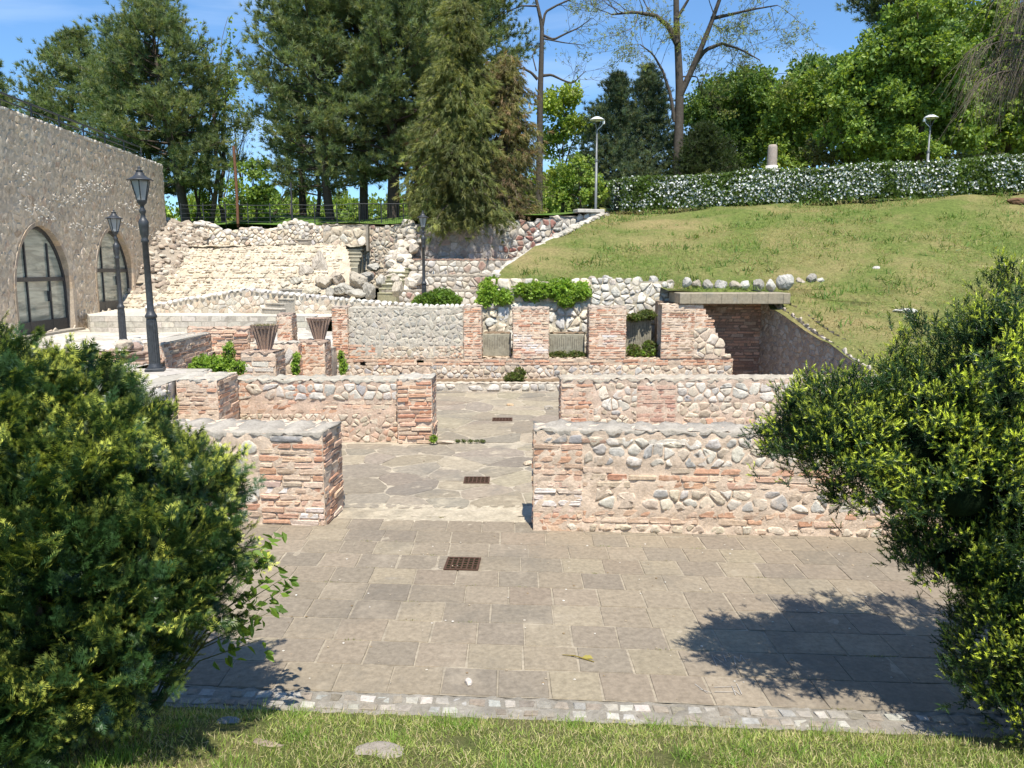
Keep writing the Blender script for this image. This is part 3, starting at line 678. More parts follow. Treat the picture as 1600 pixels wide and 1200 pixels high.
o = mb.build('concrete_lintel', M['concrete'], label='thick weathered concrete lintel slab roofing the recess', cat='lintel', loc=(6.2, 22.25, 2.33))
# blocks inside the niches
for k, (xa, xb, z0, z1, yy, lab) in enumerate(((-.84, -.03, .80, 1.46, 22.1, 'streaked grey concrete block in the leftmost niche'), (1.08, 2.1, .80, 1.45, 22.15, 'streaked concrete block with moss on its top, in the middle niche'), (3.25, 4.1, .80, 1.85, 22.6, 'taller concrete block with weeds before it, in the rightmost niche'))):
    mb = MB(); mb.box(((xa+xb)/2, yy + .3, (z0+z1)/2), (xb-xa, .6, z1-z0), (.33, .31, .24), bev=.02)
    for q in range(16): mb.box((xa + .04 + (xb-xa-.08)*q/15, yy - .002, z0 + (z1-z0)*.58 + random.uniform(-.04, .1)), (.025, .006, (z1-z0)*random.uniform(.3, .6)), (.22, .20, .155))
    b = mb.build('concrete_block', M['concrete'], label=lab, cat='block', group='concrete blocks in the niches', loc=((xa+xb)/2, yy+.3, z0))
    mb = MB(); mortar(mb, lambda s, z, h: np.stack([s, z, z1 + .01 + h], 1), xa + .02, xb - .02, yy + .01, yy + .58, (.17, .16, .07), .06, .02); mm = mb.build('moss', M['soil'], parent=b, loc=((xa+xb)/2, yy+.3, z0)); mm.location = (0, 0, 0)
# retaining wall behind the niches, boulders of all sizes
mb = MB(); rng = np.random.default_rng(77)
rp = plane((-1.0, 23.08, 0), (1, 0, 0), (0, -1, 0), (0, .16, 1))
rk = lambda s, z: z < 2.98 + .05*np.sin(s*2.1) - .35*np.clip(.9 - s, 0, 1)
mortar(mb, rp, 0, 5.9, .8, 3.1, (.48, .43, .33), .08, .03, keep=rk)
stones(mb, rp, 0, 3.4, .9, 2.3, .32, .25, STONE_PALE+[(.70, .68, .63)]+CREAM[:2], rng, bulge=.10, gap=.03, keep=rk)
stones(mb, rp, 0, 3.4, 2.3, 3.05, .34, .27, CREAM+STONE_PALE, rng, bulge=.09, gap=.03, keep=rk)
stones(mb, rp, 3.4, 5.9, .9, 3.05, .22, .17, STONE_PALE, rng, bulge=.08, gap=.014, keep=rk)
mb.build('retaining_wall', M['rubble'], label='rough boulder retaining wall below the grass bank, seen through the niches', cat='wall', loc=(2, 23.55, .8))
for k, (px, py, s_, ty) in enumerate(((1072, 442, .26, 0), (1088, 444, .22, 1), (1104, 446, .30, 2), (1127, 446, .30, 0), (1148, 447, .26, 1), (1164, 445, .23, 3), (1184, 446, .30, 2), (1204, 446, .30, 3), (1228, 441, .42, 0), (1250, 441, .25, 1), (1268, 437, .30, 2), (1282, 440, .22, 3),
        (925, 440, .26, 1), (948, 440, .32, 0), (972, 445, .26, 2), (996, 441, .26, 3), (1020, 441, .30, 0), (1045, 444, .26, 1))):
    mb = MB(); Y = 24.2 if px > 1240 else (22.6 if px > 1060 else 23.75); c = at(px, py, Y); rng = np.random.default_rng(500 + k)
    rock(mb, (0, 0, 0), (s_*.66, s_*.6, s_*.66), pick([(.44, .42, .38), (.40, .35, .28), (.32, .30, .26), (.55, .53, .47)][ty:ty+1], 1, rng)[0], rng)
    nm = ['grey', 'brown', 'mossy dark grey', 'pale']; where = 'on the lintel' if 1060 < px < 1235 else ('in the turf right of the lintel' if px > 1060 else 'on top of the retaining wall')
    mb.build('boulder', M['rubble'], label=f'{nm[ty]} boulder {where}, {["left end", "second from left", "third from left", "fourth from left", "middle left", "middle right", "fourth from right", "third from right", "right end", "first", "second", "rightmost", "leftmost", "second from left", "third from left", "third from right", "second from right", "rightmost"][k]} of its row', cat='boulder', group='boulders along the foot of the bank').location = c
# brick walls and pedestals by the urns
wall('brick_wall', 'low brick wall standing along the edge of the pale terrace, left of the weeds', 'wall', (-7.85, 16.3), (-7.42, 16.3), 2.6, .3, 1.74, [(0, 0, .3, 1.7, 'brick', dict(pal=BRICK))], 120, cap=.05, end_pal=BRICK_DARK+BRICK)
wall('brick_wall', 'broken red brick wall on the terrace edge, left of the larger urn', 'wall', (-8.3, 19.6), (-6.75, 19.6), .5, .2, 1.80, [(0, 0, 1.0, 1.76, 'brick', dict(pal=BRICK_RED+BRICK, prot=.05)), (0, 0, .3, 1.0, 'brick', dict())], 121, cap=.04, capcol=(.50, .36, .27))
wall('rubble_wall', 'low wall of rounded pale stones and brick right behind the larger urn', 'wall', (-6.75, 19.66), (-5.5, 19.66), .45, .2, 1.42, [(0, 0, .3, 1.4, 'rubble', dict(pal=STONE_PALE+BRICK, sx=.28, sz=.16, bulge=.05))], 126, cap=.04)
wall('brick_pillar', 'square brick pillar with a slab cap standing between the two urns', 'pillar', (-6.48, 21.2), (-6.08, 21.2), .5, .2, 2.06, [(0, 0, .2, 2.0, 'brick', dict(pal=BRICK_RED+BRICK))], 122, cap=.07, capcol=(.34, .26, .21), end_pal=BRICK_DARK)
wall('urn_pedestal', 'wide brick and stone pedestal under the larger left urn', 'pedestal', (-6.3, 17.75), (-5.5, 17.75), .75, 0, 1.38, [(0, 0, 0, .8, 'brick', dict(pal=BRICK)), (0, 0, .8, 1.3, 'brick', dict(pal=BRICK+STONE[4:6], course=.12, ln=(.3, .6), prot=.04)), (0, .3, .8, 1.2, 'rubble', dict(sx=.2, sz=.15))], 123, cap=.06, capcol=(.36, .27, .21), end_pal=BRICK_DARK)
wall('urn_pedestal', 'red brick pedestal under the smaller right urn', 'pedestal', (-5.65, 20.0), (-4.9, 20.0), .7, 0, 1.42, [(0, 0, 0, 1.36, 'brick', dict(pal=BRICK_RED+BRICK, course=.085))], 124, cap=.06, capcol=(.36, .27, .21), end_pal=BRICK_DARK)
# rubble mound wall in front of the middle lamp
mb = MB(); rng = np.random.default_rng(66)
for k in range(170):
    t = rng.uniform(0, 1); c = at(150 + 95*t, 572 - 10*t, 16.5 + 1.2*t); hh = .55*math.sin(.5 + 2.2*t) * rng.uniform(0, 1)
    sz = rng.uniform(.10, .20); rock(mb, (c.x + rng.normal(0, .08), c.y + rng.uniform(0, .7), 1.2 + hh*.8), (sz, sz, sz*.75), pick(STONE+STONE_PALE+[(.38, .28, .23)], 1, rng)[0], rng, facets=7, det=ICO2)
for k in range(46):
    t = rng.uniform(-.5, .9); c = at(130 + 110*t, 585, 15.9); mb.box((c.x, c.y + rng.uniform(0, .5), 1.36 + .06*rng.integers(0, 4)), (rng.uniform(.3, .8), .3, .055), pick(BRICK_DARK+BRICK, 1, rng)[0], rot=rng.normal(.1, .15), bev=.012)
mb.build('rubble_wall', M['rubble'], label='collapsed rubble and brick wall lying on the terrace beside the tall lamp', cat='wall', loc=(-9, 16.5, 1.3))

# ------------------------------------------------------------------ fortress wall with two arched glass doors
rng = np.random.default_rng(200)
WA, WB = np.array([-14.9, 18.0]), np.array([-16.42, 37.2])
Lw = np.linalg.norm(WB - WA); wd = (WB - WA) / Lw; wn = np.array([wd[1], -wd[0]])
ZB, ZT = 1.0, 8.15
fw = plane([*WA, 0], (*wd, 0), (*wn, 0))
def wall_s(Y): return (Y - WA[1]) / wd[1]
DOORS = [(wall_s(24.0), wall_s(27.55), 1.22, 4.72), (wall_s(29.55), wall_s(32.95), 1.66, 4.85)]
def arch_pts(s0, s1, zb, zt, n=14, grow=0):
    """outline of a pointed arch, left foot to right foot"""
    w = (s1 - s0) / 2; m = (s0 + s1) / 2; h = (zt - zb); zs = zb + h*.40; rise = zt - zs
    out = [(s0 - grow, zb), (s0 - grow, zs)]
    for i in range(1, n + 1):
        a = i / n; out.append((s0 - grow + (w + grow)*(1 - math.cos(a*math.pi/2))**.92, zs + (rise + grow)*math.sin(a*math.pi/2)**1.02))
    right = [(2*m - s, z) for s, z in out[:-1]][::-1]
    return np.array(out + right)
def in_arch(s, z, d, grow=0):
    s, z = np.asarray(s, float), np.asarray(z, float); p = arch_pts(*d, grow=grow); m = (d[0] + d[1])/2
    half = p[:len(p)//2 + 1]; hx = np.interp(z, half[:, 1], half[:, 0]); 
    return (z < d[3] + grow) & (np.abs(s - m) < m - hx) & (z > d[2] - .02)
wk = lambda s, z: ~(in_arch(s, z, DOORS[0], .10) | in_arch(s, z, DOORS[1], .10))
mb = MB()
mortar(mb, fw, 0, Lw, ZB, ZT, (.60, .50, .38), .10, .018, keep=lambda s, z: ~(in_arch(s, z, DOORS[0], .06) | in_arch(s, z, DOORS[1], .06)))
WALLP = [(.56, .475, .365), (.60, .51, .39), (.50, .43, .345), (.58, .465, .345), (.63, .54, .425), (.50, .38, .28), (.61, .49, .36), (.57, .49, .38)]
stones(mb, fw, .02, Lw, ZB, ZT - .1, .34, .22, WALLP, rng, gap=.03, bulge=.018, keep=wk, lod=1, skip=.12, cjit=.08)
stones(mb, fw, .02, Lw, ZT - .1, ZT + .02, .3, .12, [(.62, .60, .55), (.5, .48, .44)], rng, bulge=.06, lod=1)
white = lambda s, z: (z > 4.9 - .06*(s - 8)) & (z < 6.0) & (s > 7) & (NZ(np.stack([s, z*1.3, 0*s], 1)*.9) > .25)
for k in range(800):
    s, z = rng.uniform(6.5, 17.5), rng.uniform(4.7, 6.6)
    if not wk(np.array([s]), np.array([z]))[0] or NZ(np.array([[s*.8, z*1.6 + s*.12, 3]]))[0] < .26: continue
    q = fw(np.array([s]), np.array([z]), np.array([-.005]))[0]; rock(mb, q, (.045, .08*rng.uniform(.4, 1.4), .04), (.64, .59, .51), rng, rot=0, det=ICO1, facets=4)
# top, far end and back
mortar(mb, plane([*WA, ZT], (*wd, 0), (0, 0, 1), (*(-wn), 0)), 0, Lw, 0, 1.6, (.5, .48, .44), .2, .02)
fe = plane([*WB, 0], (*(-wn), 0), (*wd, 0)); mortar(mb, fe, 0, 1.6, ZB, ZT, (.34, .30, .255), .2, .02)
mortar(mb, plane([*(WA - wn*1.6), 0], (*wn, 0), (*(-wd), 0)), 0, 1.6, ZB, ZT, (.34, .30, .255), .2, .02)
mortar(mb, plane([*(WB - wn*1.6), 0], (*(-wd), 0), (*(-wn), 0)), 0, Lw, ZB, ZT, (.34, .30, .255), .4, .02)
for d in DOORS:      # reveal and voussoirs
    p = arch_pts(*d); q = arch_pts(*d, grow=.14); n = len(p)
    a = fw(p[:, 0], p[:, 1], np.full(n, .012)); b = fw(p[:, 0], p[:, 1], np.full(n, -.36)); c = fw(q[:, 0], q[:, 1], np.full(n, .03)); c0 = fw(q[:, 0], q[:, 1], np.full(n, -.05))
    V = np.concatenate([b, a, c, c0]); cols = pick([(.42, .35, .27), (.46, .36, .26), (.38, .32, .26)], n - 1, rng)
    for i in range(n - 1):
        idx = [t*n + i + e for t in range(4) for e in (0, 1)]
        mb.add(V[idx], [(0, 1, 3, 2), (2, 3, 5, 4), (4, 5, 7, 6)], cols[i] * (1.1 if i > n//2 else 1))  # far half lightened, sunlight on that jamb put into the colour
    mb.add(np.concatenate([fw(np.array([d[0]-.2, d[1]+.2]), np.full(2, d[2]), np.full(2, .25)), fw(np.array([d[1]+.2, d[0]-.2]), np.full(2, d[2]), np.full(2, -.7)),
        fw(np.array([d[0]-.2, d[1]+.2]), np.full(2, d[2]-.3), np.full(2, .25))]), [(0, 1, 2, 3), (4, 5, 1, 0)], (.36, .33, .28))
FW = mb.build('fortress_wall', M['big_wall'], label='high grey stone fortress wall on the left with two pointed arches', cat='wall', loc=(WA[0], WA[1], ZB))
for k, d in enumerate(DOORS):
    p = arch_pts(d[0]+.0, d[1]-.0, d[2], d[3]); n = len(p)
    T = thing('arched_door', fw(np.array([(d[0]+d[1])/2]), np.array([d[2]]), np.array([-.26]))[0], ['pointed arch glass door in the fortress wall, the nearer one at far left', 'pointed arch glass door in the fortress wall behind the middle lamp'][k], 'door', 'arched doors of the fortress wall')
    o0 = np.array(T.location)
    mb = MB(); mb.add(fw(p[:, 0], p[:, 1], np.full(n, -.26)) - o0, [tuple(range(n))[::-1]], (.1, .1, .1)); mb.build('glass_pane', M['glass'], parent=T)
    mb = MB(); q = arch_pts(d[0]+.09, d[1]-.09, d[2]+.02, d[3]-.12)
    A_, B_ = fw(p[:, 0], p[:, 1], np.full(n, -.20)) - o0, fw(q[:, 0], q[:, 1], np.full(n, -.20)) - o0
    mb.add(np.concatenate([A_, B_]), [(i, n+i, n+i+1, i+1) for i in range(n-1)], (.05, .05, .05))
    C_ = fw(q[:, 0], q[:, 1], np.full(n, -.28)) - o0
    mb.add(np.concatenate([B_, C_]), [(i, n+i, n+i+1, i+1) for i in range(n-1)], (.05, .05, .05)); mb.build('door_frame', M['iron'], parent=T)
    def bar(nm, s0, s1, z0, z1, h=.055):
        mb = MB(); V = [fw(np.array([s]), np.array([z]), np.array([hh]))[0] - o0 for hh in (-.28, -.26 + h) for s, z in ((s0, z0), (s1, z0), (s1, z1), (s0, z1))]
        mb.add(V, [(4, 5, 6, 7), (0, 1, 5, 4), (1, 2, 6, 5), (2, 3, 7, 6), (3, 0, 4, 7)], (.05, .05, .05)); mb.build(nm, M['iron'], parent=T)
    W_ = d[1] - d[0]; zt_ = d[2] + (d[3] - d[2])*.50
    bar('mullion', d[0] + W_*.30 - .03, d[0] + W_*.30 + .03, d[2] + .05, d[3] - .55); bar('mullion', d[0] + W_*.70 - .03, d[0] + W_*.70 + .03, d[2] + .05, d[3] - .55)
    bar('transom', d[0] + .1, d[1] - .1, zt_ - .07, zt_ + .07, .06); bar('kick_panel', d[0] + .08, d[1] - .08, d[2] + .02, d[2] + .38, .05)
    bar('door_handle', d[0] + W_*.66 - .02, d[0] + W_*.66 + .02, d[2] + 1.0, d[2] + 1.35, .10)
T = thing('handrail', (WA[0] - .6, WA[1], ZT), 'dark handrail running along the top of the fortress wall', 'railing')
mb = MB()
for hz in (.30, .52, .74):
    pts = [(*(wd*s - wn*.25), hz) for s in np.linspace(0, Lw - .4, 12)]; mb.tube(pts, .026 if hz < .7 else .034, 6, (.05, .05, .05))
mb.build('rail', M['iron'], parent=T)
for s in np.arange(0, Lw, 1.9):
    mb = MB(); mb.tube([(*(wd*s - wn*.25), 0), (*(wd*s - wn*.25), .74)], .028, 6, (.05, .05, .05)); mb.build('post', M['iron'], parent=T)

# ------------------------------------------------------------------ the ruined theatre behind
# light concrete block parapet
mb = MB(); rng = np.random.default_rng(300)
pp = plane((-14.6, 26.6, 0), (1, 0, 0), (0, -1, 0)); mortar(mb, pp, 0, 7.8, 1.0, 1.7, (.36, .335, .29), .2, .003)
bricks(mb, pp, 0, 7.8, 1.1, 1.70, [(.52, .485, .42), (.56, .525, .46), (.48, .45, .39)], rng, course=.2, ln=(.42, .5), gap=.022, prot=.012, miss=0, wob=.003, step_jit=.02)
mortar(mb, plane((-14.6, 26.6, 1.7), (1, 0, 0), (0, 0, 1), (0, 1, 0)), 0, 7.8, 0, .4, (.58, .55, .5), .2, .004)
mortar(mb, plane((-6.8, 26.6, 0), (0, 1, 0), (1, 0, 0)), 0, .4, 1.0, 1.7, (.50, .47, .42), .2, .003)
mb.build('block_wall', M['pale_pave'], label='low wall of regular light grey blocks edging the upper terrace', cat='wall', loc=(-11, 26.6, 1.1))
# gable-shaped stone wall with pale cap stones
def chain(pts):
    pts = np.array(pts, float); d = np.r_[0, np.cumsum(np.linalg.norm(np.diff(pts, axis=0), axis=1))]; return pts, d
AP, AD = chain([(-14.0, 29.4), (-12.4, 29.2), (-10.0, 29.0), (-7.9, 28.8), (-5.6, 28.6), (-3.2, 28.6), (-1.6, 29.0)])
AH = np.array([1.86, 2.14, 2.52, 2.32, 2.10, 1.92, 1.90])
def am(s, z, h):
    x, y = np.interp(s, AD, AP[:, 0]), np.interp(s, AD, AP[:, 1]); return np.stack([x, y - h, z], 1)
mb = MB(); rng = np.random.default_rng(301); Lc = AD[-1]
ak = lambda s, z: z < np.interp(s, AD, AH) - .12
mortar(mb, am, 0, Lc, 1.5, 2.6, (.50, .45, .37), .08, .01, keep=lambda s, z: z < np.interp(s, AD, AH))
stones(mb, am, 0, Lc, 1.62, 2.5, .21, .16, CREAM+STONE_PALE+[(.56, .44, .34)], rng, gap=.014, bulge=.03, keep=ak)
s = 0
while s < Lc - .1:
    L = rng.uniform(.16, .26); m_ = s + L/2; sl_ = (np.interp(m_+.1, AD, AH) - np.interp(m_-.1, AD, AH)) / .2; c = am(np.array([m_]), np.array([np.interp(m_, AD, AH)]), np.array([-.15]))[0]
    rock(mb, c, (L*.50, .26, .11), pick([(.66, .64, .59), (.72, .69, .63), (.58, .56, .52)], 1, rng)[0], rng, rot=0, facets=5, det=ICO2); s += L
mortar(mb, lambda s, z, h: am(s, z, h - .4), 0, Lc, 1.5, 2.6, (.5, .45, .37), .2, .01, keep=lambda s, z: z < np.interp(s, AD, AH))
mb.build('gable_wall', M['far_stone'], label='gable shaped wall of squared cream stones with pale cap stones, on the upper terrace', cat='wall', loc=(-8, 29, 1.66))
def stairs(name, label, base, dirv, n, rise, run, width, col=(.40, .37, .31), yaw=0):
    mb = MB(); rng = np.random.default_rng(n*7 + int(width*10))
    for k in range(n):
        z1 = rise*(k + 1); mb.box((rng.normal(0, .015), run*(k + .5) + .2, z1/2 - .15), (width*rng.uniform(.94, 1.02), run + .01, z1 + .3 - .05), tuple(np.array(col)*.9), rot=rng.normal(0, .008))
        mb.box((rng.normal(0, .02), run*(k + .5) + .19, z1 - .025), (width*rng.uniform(.97, 1.05), run*1.16, .06), pick([col, tuple(np.array(col)*1.15), tuple(np.array(col)*.88)], 1, rng)[0], bev=.015, rot=rng.normal(0, .012))
    o = mb.build(name, M['concrete'], label=label, cat='stairs', group='stone steps of the theatre'); o.location = base; o.rotation_euler.z = yaw; return o
stairs('stone_stairs', 'short grey steps rising through the gable shaped wall', at(417, 489, 28.3) , None, 5, .17, .22, 1.0, (.46, .43, .37), -.55)
stairs('stone_stairs', 'upper steps cut in the rubble below the fence', at(452, 386, 37.2), None, 5, .19, .3, 1.5, (.40, .36, .30), -.35)
stairs('stone_stairs', 'middle steps right of the cream stone bank', at(532, 424, 34.6), None, 7, .17, .3, 1.45, (.40, .37, .28), .05)
stairs('stone_stairs', 'lowest mossy steps left of the seat tiers', at(601, 464, 32.0), None, 7, .17, .26, .85, (.36, .34, .22), -.25)
# cream coursed bank
mb = MB(); rng = np.random.default_rng(302)
bp = plane((-17.2, 32.2, 0), (1, 0, 0), (0, -.42, .9), (0, 2.05, 1)); o_ = np.array([-17.2, 32.2, 0])
bp = lambda s, z, h: np.stack([-17.2 + s, 32.0 + (z - 1.9)*1.75 - .6*h + .2*np.sin(s*.6), z + .8*h], 1)
bk_ = lambda s, z: (s < 10.2 - (z - 2.2)*.5) & (z < 4.32)
mortar(mb, bp, 0, 11, 1.7, 4.42, (.55, .47, .36), .08, .05, keep=lambda s, z: (s < 10.6 - (z - 2.2)*.5))
bricks(mb, bp, 0, 10.4, 1.75, 4.35, [(.50, .44, .34), (.56, .50, .395), (.45, .39, .30), (.60, .54, .435), (.40, .345, .265), (.53, .46, .36)], rng, course=.105, ln=(.12, .42), gap=.022, prot=.07, keep=bk_, miss=.06, wob=.013, base=-.04, step_jit=.2)
mortar(mb, lambda s, z, h: np.stack([-17.2 + s, z, 4.36 + h], 1), 0, 10.3, 36.2, 38.2, (.46, .42, .33), .2, .04)
mb.build('stone_bank', M['far_stone'], label='sloping bank of coursed cream stones, the theatre seating left of the steps', cat='stone bank', loc=(-12, 34, 2))
# loose rubble wall above it
mb = MB(); rng = np.random.default_rng(303)
rw = lambda s, z, h: np.stack([-17.3 + s, 37.6 - h + (z - 4.3)*.35, z], 1)
rtop = lambda s: 5.35 + .18*np.sin(s*1.1) + .12*np.sin(s*2.9 + 1) - .5*np.clip(1.2 - s, 0, 1.2)
mortar(mb, rw, 0, 8.9, 4.2, 5.7, (.44, .39, .32), .1, .05, keep=lambda s, z: z < rtop(s))
stones(mb, rw, 0, 8.8, 4.25, 5.6, .24, .15, STONE_PALE+CREAM+[(.36, .34, .32)], rng, gap=.012, bulge=.14, keep=lambda s, z: z < rtop(s), lod=0, cjit=.12)
for k in range(90):
    s = rng.uniform(1.5, 8.8); rock(mb, (-17.3 + s, 37.95 + rng.uniform(0, .4), rtop(s) + rng.uniform(-.16, -.02)), tuple(rng.uniform(.10, .22, 3)*np.array([1.1, 1, .75])), pick(STONE_PALE+STONE, 1, rng)[0], rng, det=ICO2, facets=7)
nr_ = 14; V_ = []      # scree by the fortress wall, on its own mound
scz = lambda X, Y: 1.75 + (Y - 32)/1.75 + 1.0*np.clip(1 - (X + 16.35)/1.5, -.4, 1)*np.clip((Y - 32.6)/2.2, -.1, 1)*np.clip((39.6 - Y)/4, .3, 1)
gx, gy = np.meshgrid(np.linspace(-18.5, -14.6, 24), np.linspace(32.4, 38.3, 30)); gx, gy = gx.ravel(), gy.ravel(); gz = scz(gx, gy) + .08*NZ2(np.stack([gx, gy, 0*gx], 1)*.8); grid(mb, np.stack([gx, gy, gz], 1), 30, 24, (.34, .29, .23))
for k in range(330):
    X_, Y_ = rng.uniform(-17.0, -14.7), rng.uniform(32.6, 38.2); rock(mb, (X_, Y_, float(scz(X_, Y_)) + rng.uniform(-.06, .06)), tuple(rng.uniform(.08, .22, 3)*np.array([1, 1, .8])), pick([(.36, .29, .23), (.45, .38, .30), (.52, .46, .38), (.30, .25, .20), (.58, .53, .45)], 1, rng)[0], rng, det=ICO2, facets=10)
mb.build('rubble_wall', M['far_stone'], label='loose white rubble wall under the metal fence, left of the upper steps', cat='wall', loc=(-13, 37.6, 4.3))
# mortared wall right of it
mb = MB(); rng = np.random.default_rng(304)
uw = lambda s, z, h: np.stack([-9.0 + s, 37.2 - h, z], 1)
utop = lambda s: 5.38 + .06*np.sin(s*1.7)
ukeep = lambda s, z: (z < utop(s)) & ((s > 1.5) | (z > 4.2 + 0*s))
mortar(mb, uw, 0, 4.4, 2.4, 5.5, (.50, .44, .35), .1, .03, keep=lambda s, z: z < utop(s))
stones(mb, uw, 0, 2.2, 3.2, 5.4, .34, .26, CREAM+STONE_PALE+[(.56, .40, .32)], rng, gap=.03, bulge=.08, keep=ukeep)
stones(mb, uw, 2.2, 4.4, 2.5, 5.4, .22, .15, CREAM+TIER, rng, gap=.02, bulge=.07, keep=ukeep)
mortar(mb, lambda s, z, h: np.stack([-9 + s, z, 5.4 + h], 1), 0, 4.4, 37.15, 38.5, (.46, .42, .33), .2, .03)
bx = plane((-6.75, 37.0, 0), (0, 1, 0), (1, 0, 0))
mb.box((-6.82, 37.0, 4.75), (.10, .5, 1.2), (.30, .27, .22)); mb.build('theatre_wall', M['far_stone'], label='mortared rubble wall under the fence between the upper steps and the white rock spine', cat='wall', loc=(-7, 37.2, 3))
# white jagged spine of broken masonry
mb = MB(); rng = np.random.default_rng(305)
for k in range(120):
    t = rng.uniform(0, 1)**.9; px, py = 640 - 18*t + 6*math.sin(t*9) + rng.normal(0, 6 + 4*t), 352 + 98*t + rng.normal(0, 3); c = at(px, py, 36.6 - 3.6*t); s = rng.uniform(.18, .36)
    rock(mb, c, (s, s*.9, s*.8), pick([(.62, .56, .46), (.56, .50, .41), (.66, .61, .52), (.46, .41, .34)], 1, rng)[0], rng, det=ICO2)
mb.build('rock_spine', M['far_stone'], label='white jagged spine of broken masonry dropping left of the dark lamp', cat='ruin', loc=(-4.6, 35, 3))
# boulders and squared blocks between bank and steps
for k, (px, py, sx_, sz_, Y) in enumerate(((462, 440, .55, .35, 33.4), (478, 424, .5, .5, 34), (500, 412, .55, .75, 34.4), (505, 440, .6, .5, 33), (484, 455, .55, .3, 32.2), (535, 452, .65, .42, 32.4), (560, 438, .6, .55, 33), (578, 455, .38, .6, 31.8),
        (556, 458, .5, .3, 31.6), (525, 437, .55, .45, 33.4), (572, 432, .5, .35, 33.8), (597, 440, .35, .5, 33.2), (447, 446, .4, .28, 33.2), (515, 459, .3, .35, 31.8), (620, 452, .25, .55, 31.4), (585, 418, .45, .3, 34.5))):
    mb = MB(); rng = np.random.default_rng(700 + k); c = at(px, py, Y)
    rock(mb, (0, 0, 0), (sx_*.85, .45, sz_*.8), pick([(.50, .46, .38), (.45, .43, .37), (.38, .36, .31), (.54, .49, .39), (.46, .41, .33)], 1, rng)[0], rng, rot=rng.normal(0, .3), facets=22)
    wh = ['low in front of the cream bank', 'at the right foot of the cream bank', 'tall, at the lower end of the middle steps', 'below the middle steps', 'just above the gable wall', 'wide, above the gable wall', 'between middle and lowest steps', 'upright grey, left of the lowest steps', 'low, left of the lowest steps', 'under the middle steps', 'behind the upright grey block', 'right beside the lowest steps, behind', 'leftmost, on the cream bank edge', 'small upright, above the gable wall', 'slim upright, right of the lowest steps', 'small, right of the middle steps'][k]
    mb.build('boulder', M['far_stone'], label=f'boulder {wh}', cat='boulder', group='boulders lying in the theatre').location = c
# seat tiers on the right
rng = np.random.default_rng(306)
for k, (Y, z0, z1, pxr, lab) in enumerate(((32.4, 1.6, 2.42, 752, 'lowest rubble seat tier behind the round ivy bush'), (33.7, 2.3, 3.04, 787, 'second rubble seat tier'), (35.0, 2.9, 3.74, 826, 'third rubble seat tier, its ledge a line of brown brick'))):
    xa = at(640 - 6*k, 440, Y).x; xb = at(pxr, 440, Y).x + .25
    o = wall('seat_tier', lab, 'seat tier', (xa - (1.2 if k == 0 else .4), Y), (xb, Y), 1.5, z0, z1, [(0, 0, z0 + .05, z1 - .06, 'rubble', dict(pal=TIER + STONE_PALE, sx=.27, sz=.21, bulge=.07, gap=.018))], 310 + k, mat='far_stone', ends=None, cap=.10, capcol=(.30, .20, .15) if k == 2 else (.34, .30, .24), mort=(.38, .34, .28), group='seat tiers of the theatre', res=.12)
mb = MB(); rng = np.random.default_rng(320)
tw = lambda s, z, h: np.stack([-4.9 + s, 36.2 - h, z], 1)
ttop = lambda s: 5.30 + .58*np.clip((s - 3.2)/6, 0, 1) + .05*np.sin(s*3)
mortar(mb, tw, 0, 9.4, 3.5, 6.1, (.36, .33, .29), .12, .03, keep=lambda s, z: z < ttop(s))
stones(mb, tw, 0, 4.2, 3.6, 5.9, .30, .26, [(.36, .35, .34), (.42, .40, .38), (.30, .28, .27), (.38, .31, .27)], rng, gap=.02, bulge=.06, keep=lambda s, z: z < ttop(s) - .05)  # darker stones below the cedar, its shadow painted into their colour
stones(mb, tw, 4.2, 9.4, 3.6, 6.0, .30, .24, TIER+STONE_PALE+[(.30, .15, .12), (.34, .18, .14)], rng, gap=.02, bulge=.10, keep=lambda s, z: z < ttop(s) - .03)
mortar(mb, lambda s, z, h: np.stack([-4.9 + s, z, ttop(s) + h], 1), 0, 9.4, 36.15, 36.9, (.40, .37, .32), .15, .03)
mb.box((3.55, 36.35, 5.95), (1.3, .7, .16), (.55, .52, .46), bev=.02, rot=.25)
mb.build('theatre_wall', M['far_stone'], label='tall shaded rubble wall above the seat tiers, under the drooping cedar', cat='wall', loc=(0, 36.2, 4))
mb = MB(); rng = np.random.default_rng(321)
for k in range(64):
    t = k/63; a = Vector((-.45 + 4.75*t, 24.9 + 11.2*t, 0)); a.z = float(bank_z(max(a.x, -.3) + .1, a.y)) - .04
    s = rng.uniform(.12, .22); rock(mb, (a.x - .1 + rng.normal(0, .04), a.y + rng.normal(0, .05), a.z), (s, s*1.2, s*.6), pick([(.52, .48, .40), (.44, .41, .35), (.58, .54, .46)], 1, rng)[0], rng, det=ICO2, facets=6)
# side of the bank under the edging
nr = 34; V = []
for i in range(nr):
    t = i/(nr-1); x, y = -.42 + 4.72*t, 24.9 + 11.1*t; z = float(bank_z(max(x, -.3) + .1, y)); V += [(x - .06, y, z), (x - .3, y, 1.4)]
mb.add(V, [(2*i, 2*i+1, 2*i+3, 2*i+2) for i in range(nr-1)], (.42, .39, .33))
mb.build('stone_edging', M['far_stone'], label='pale stone edging climbing diagonally along the left side of the grass bank', cat='edging', loc=(2, 30, 4))
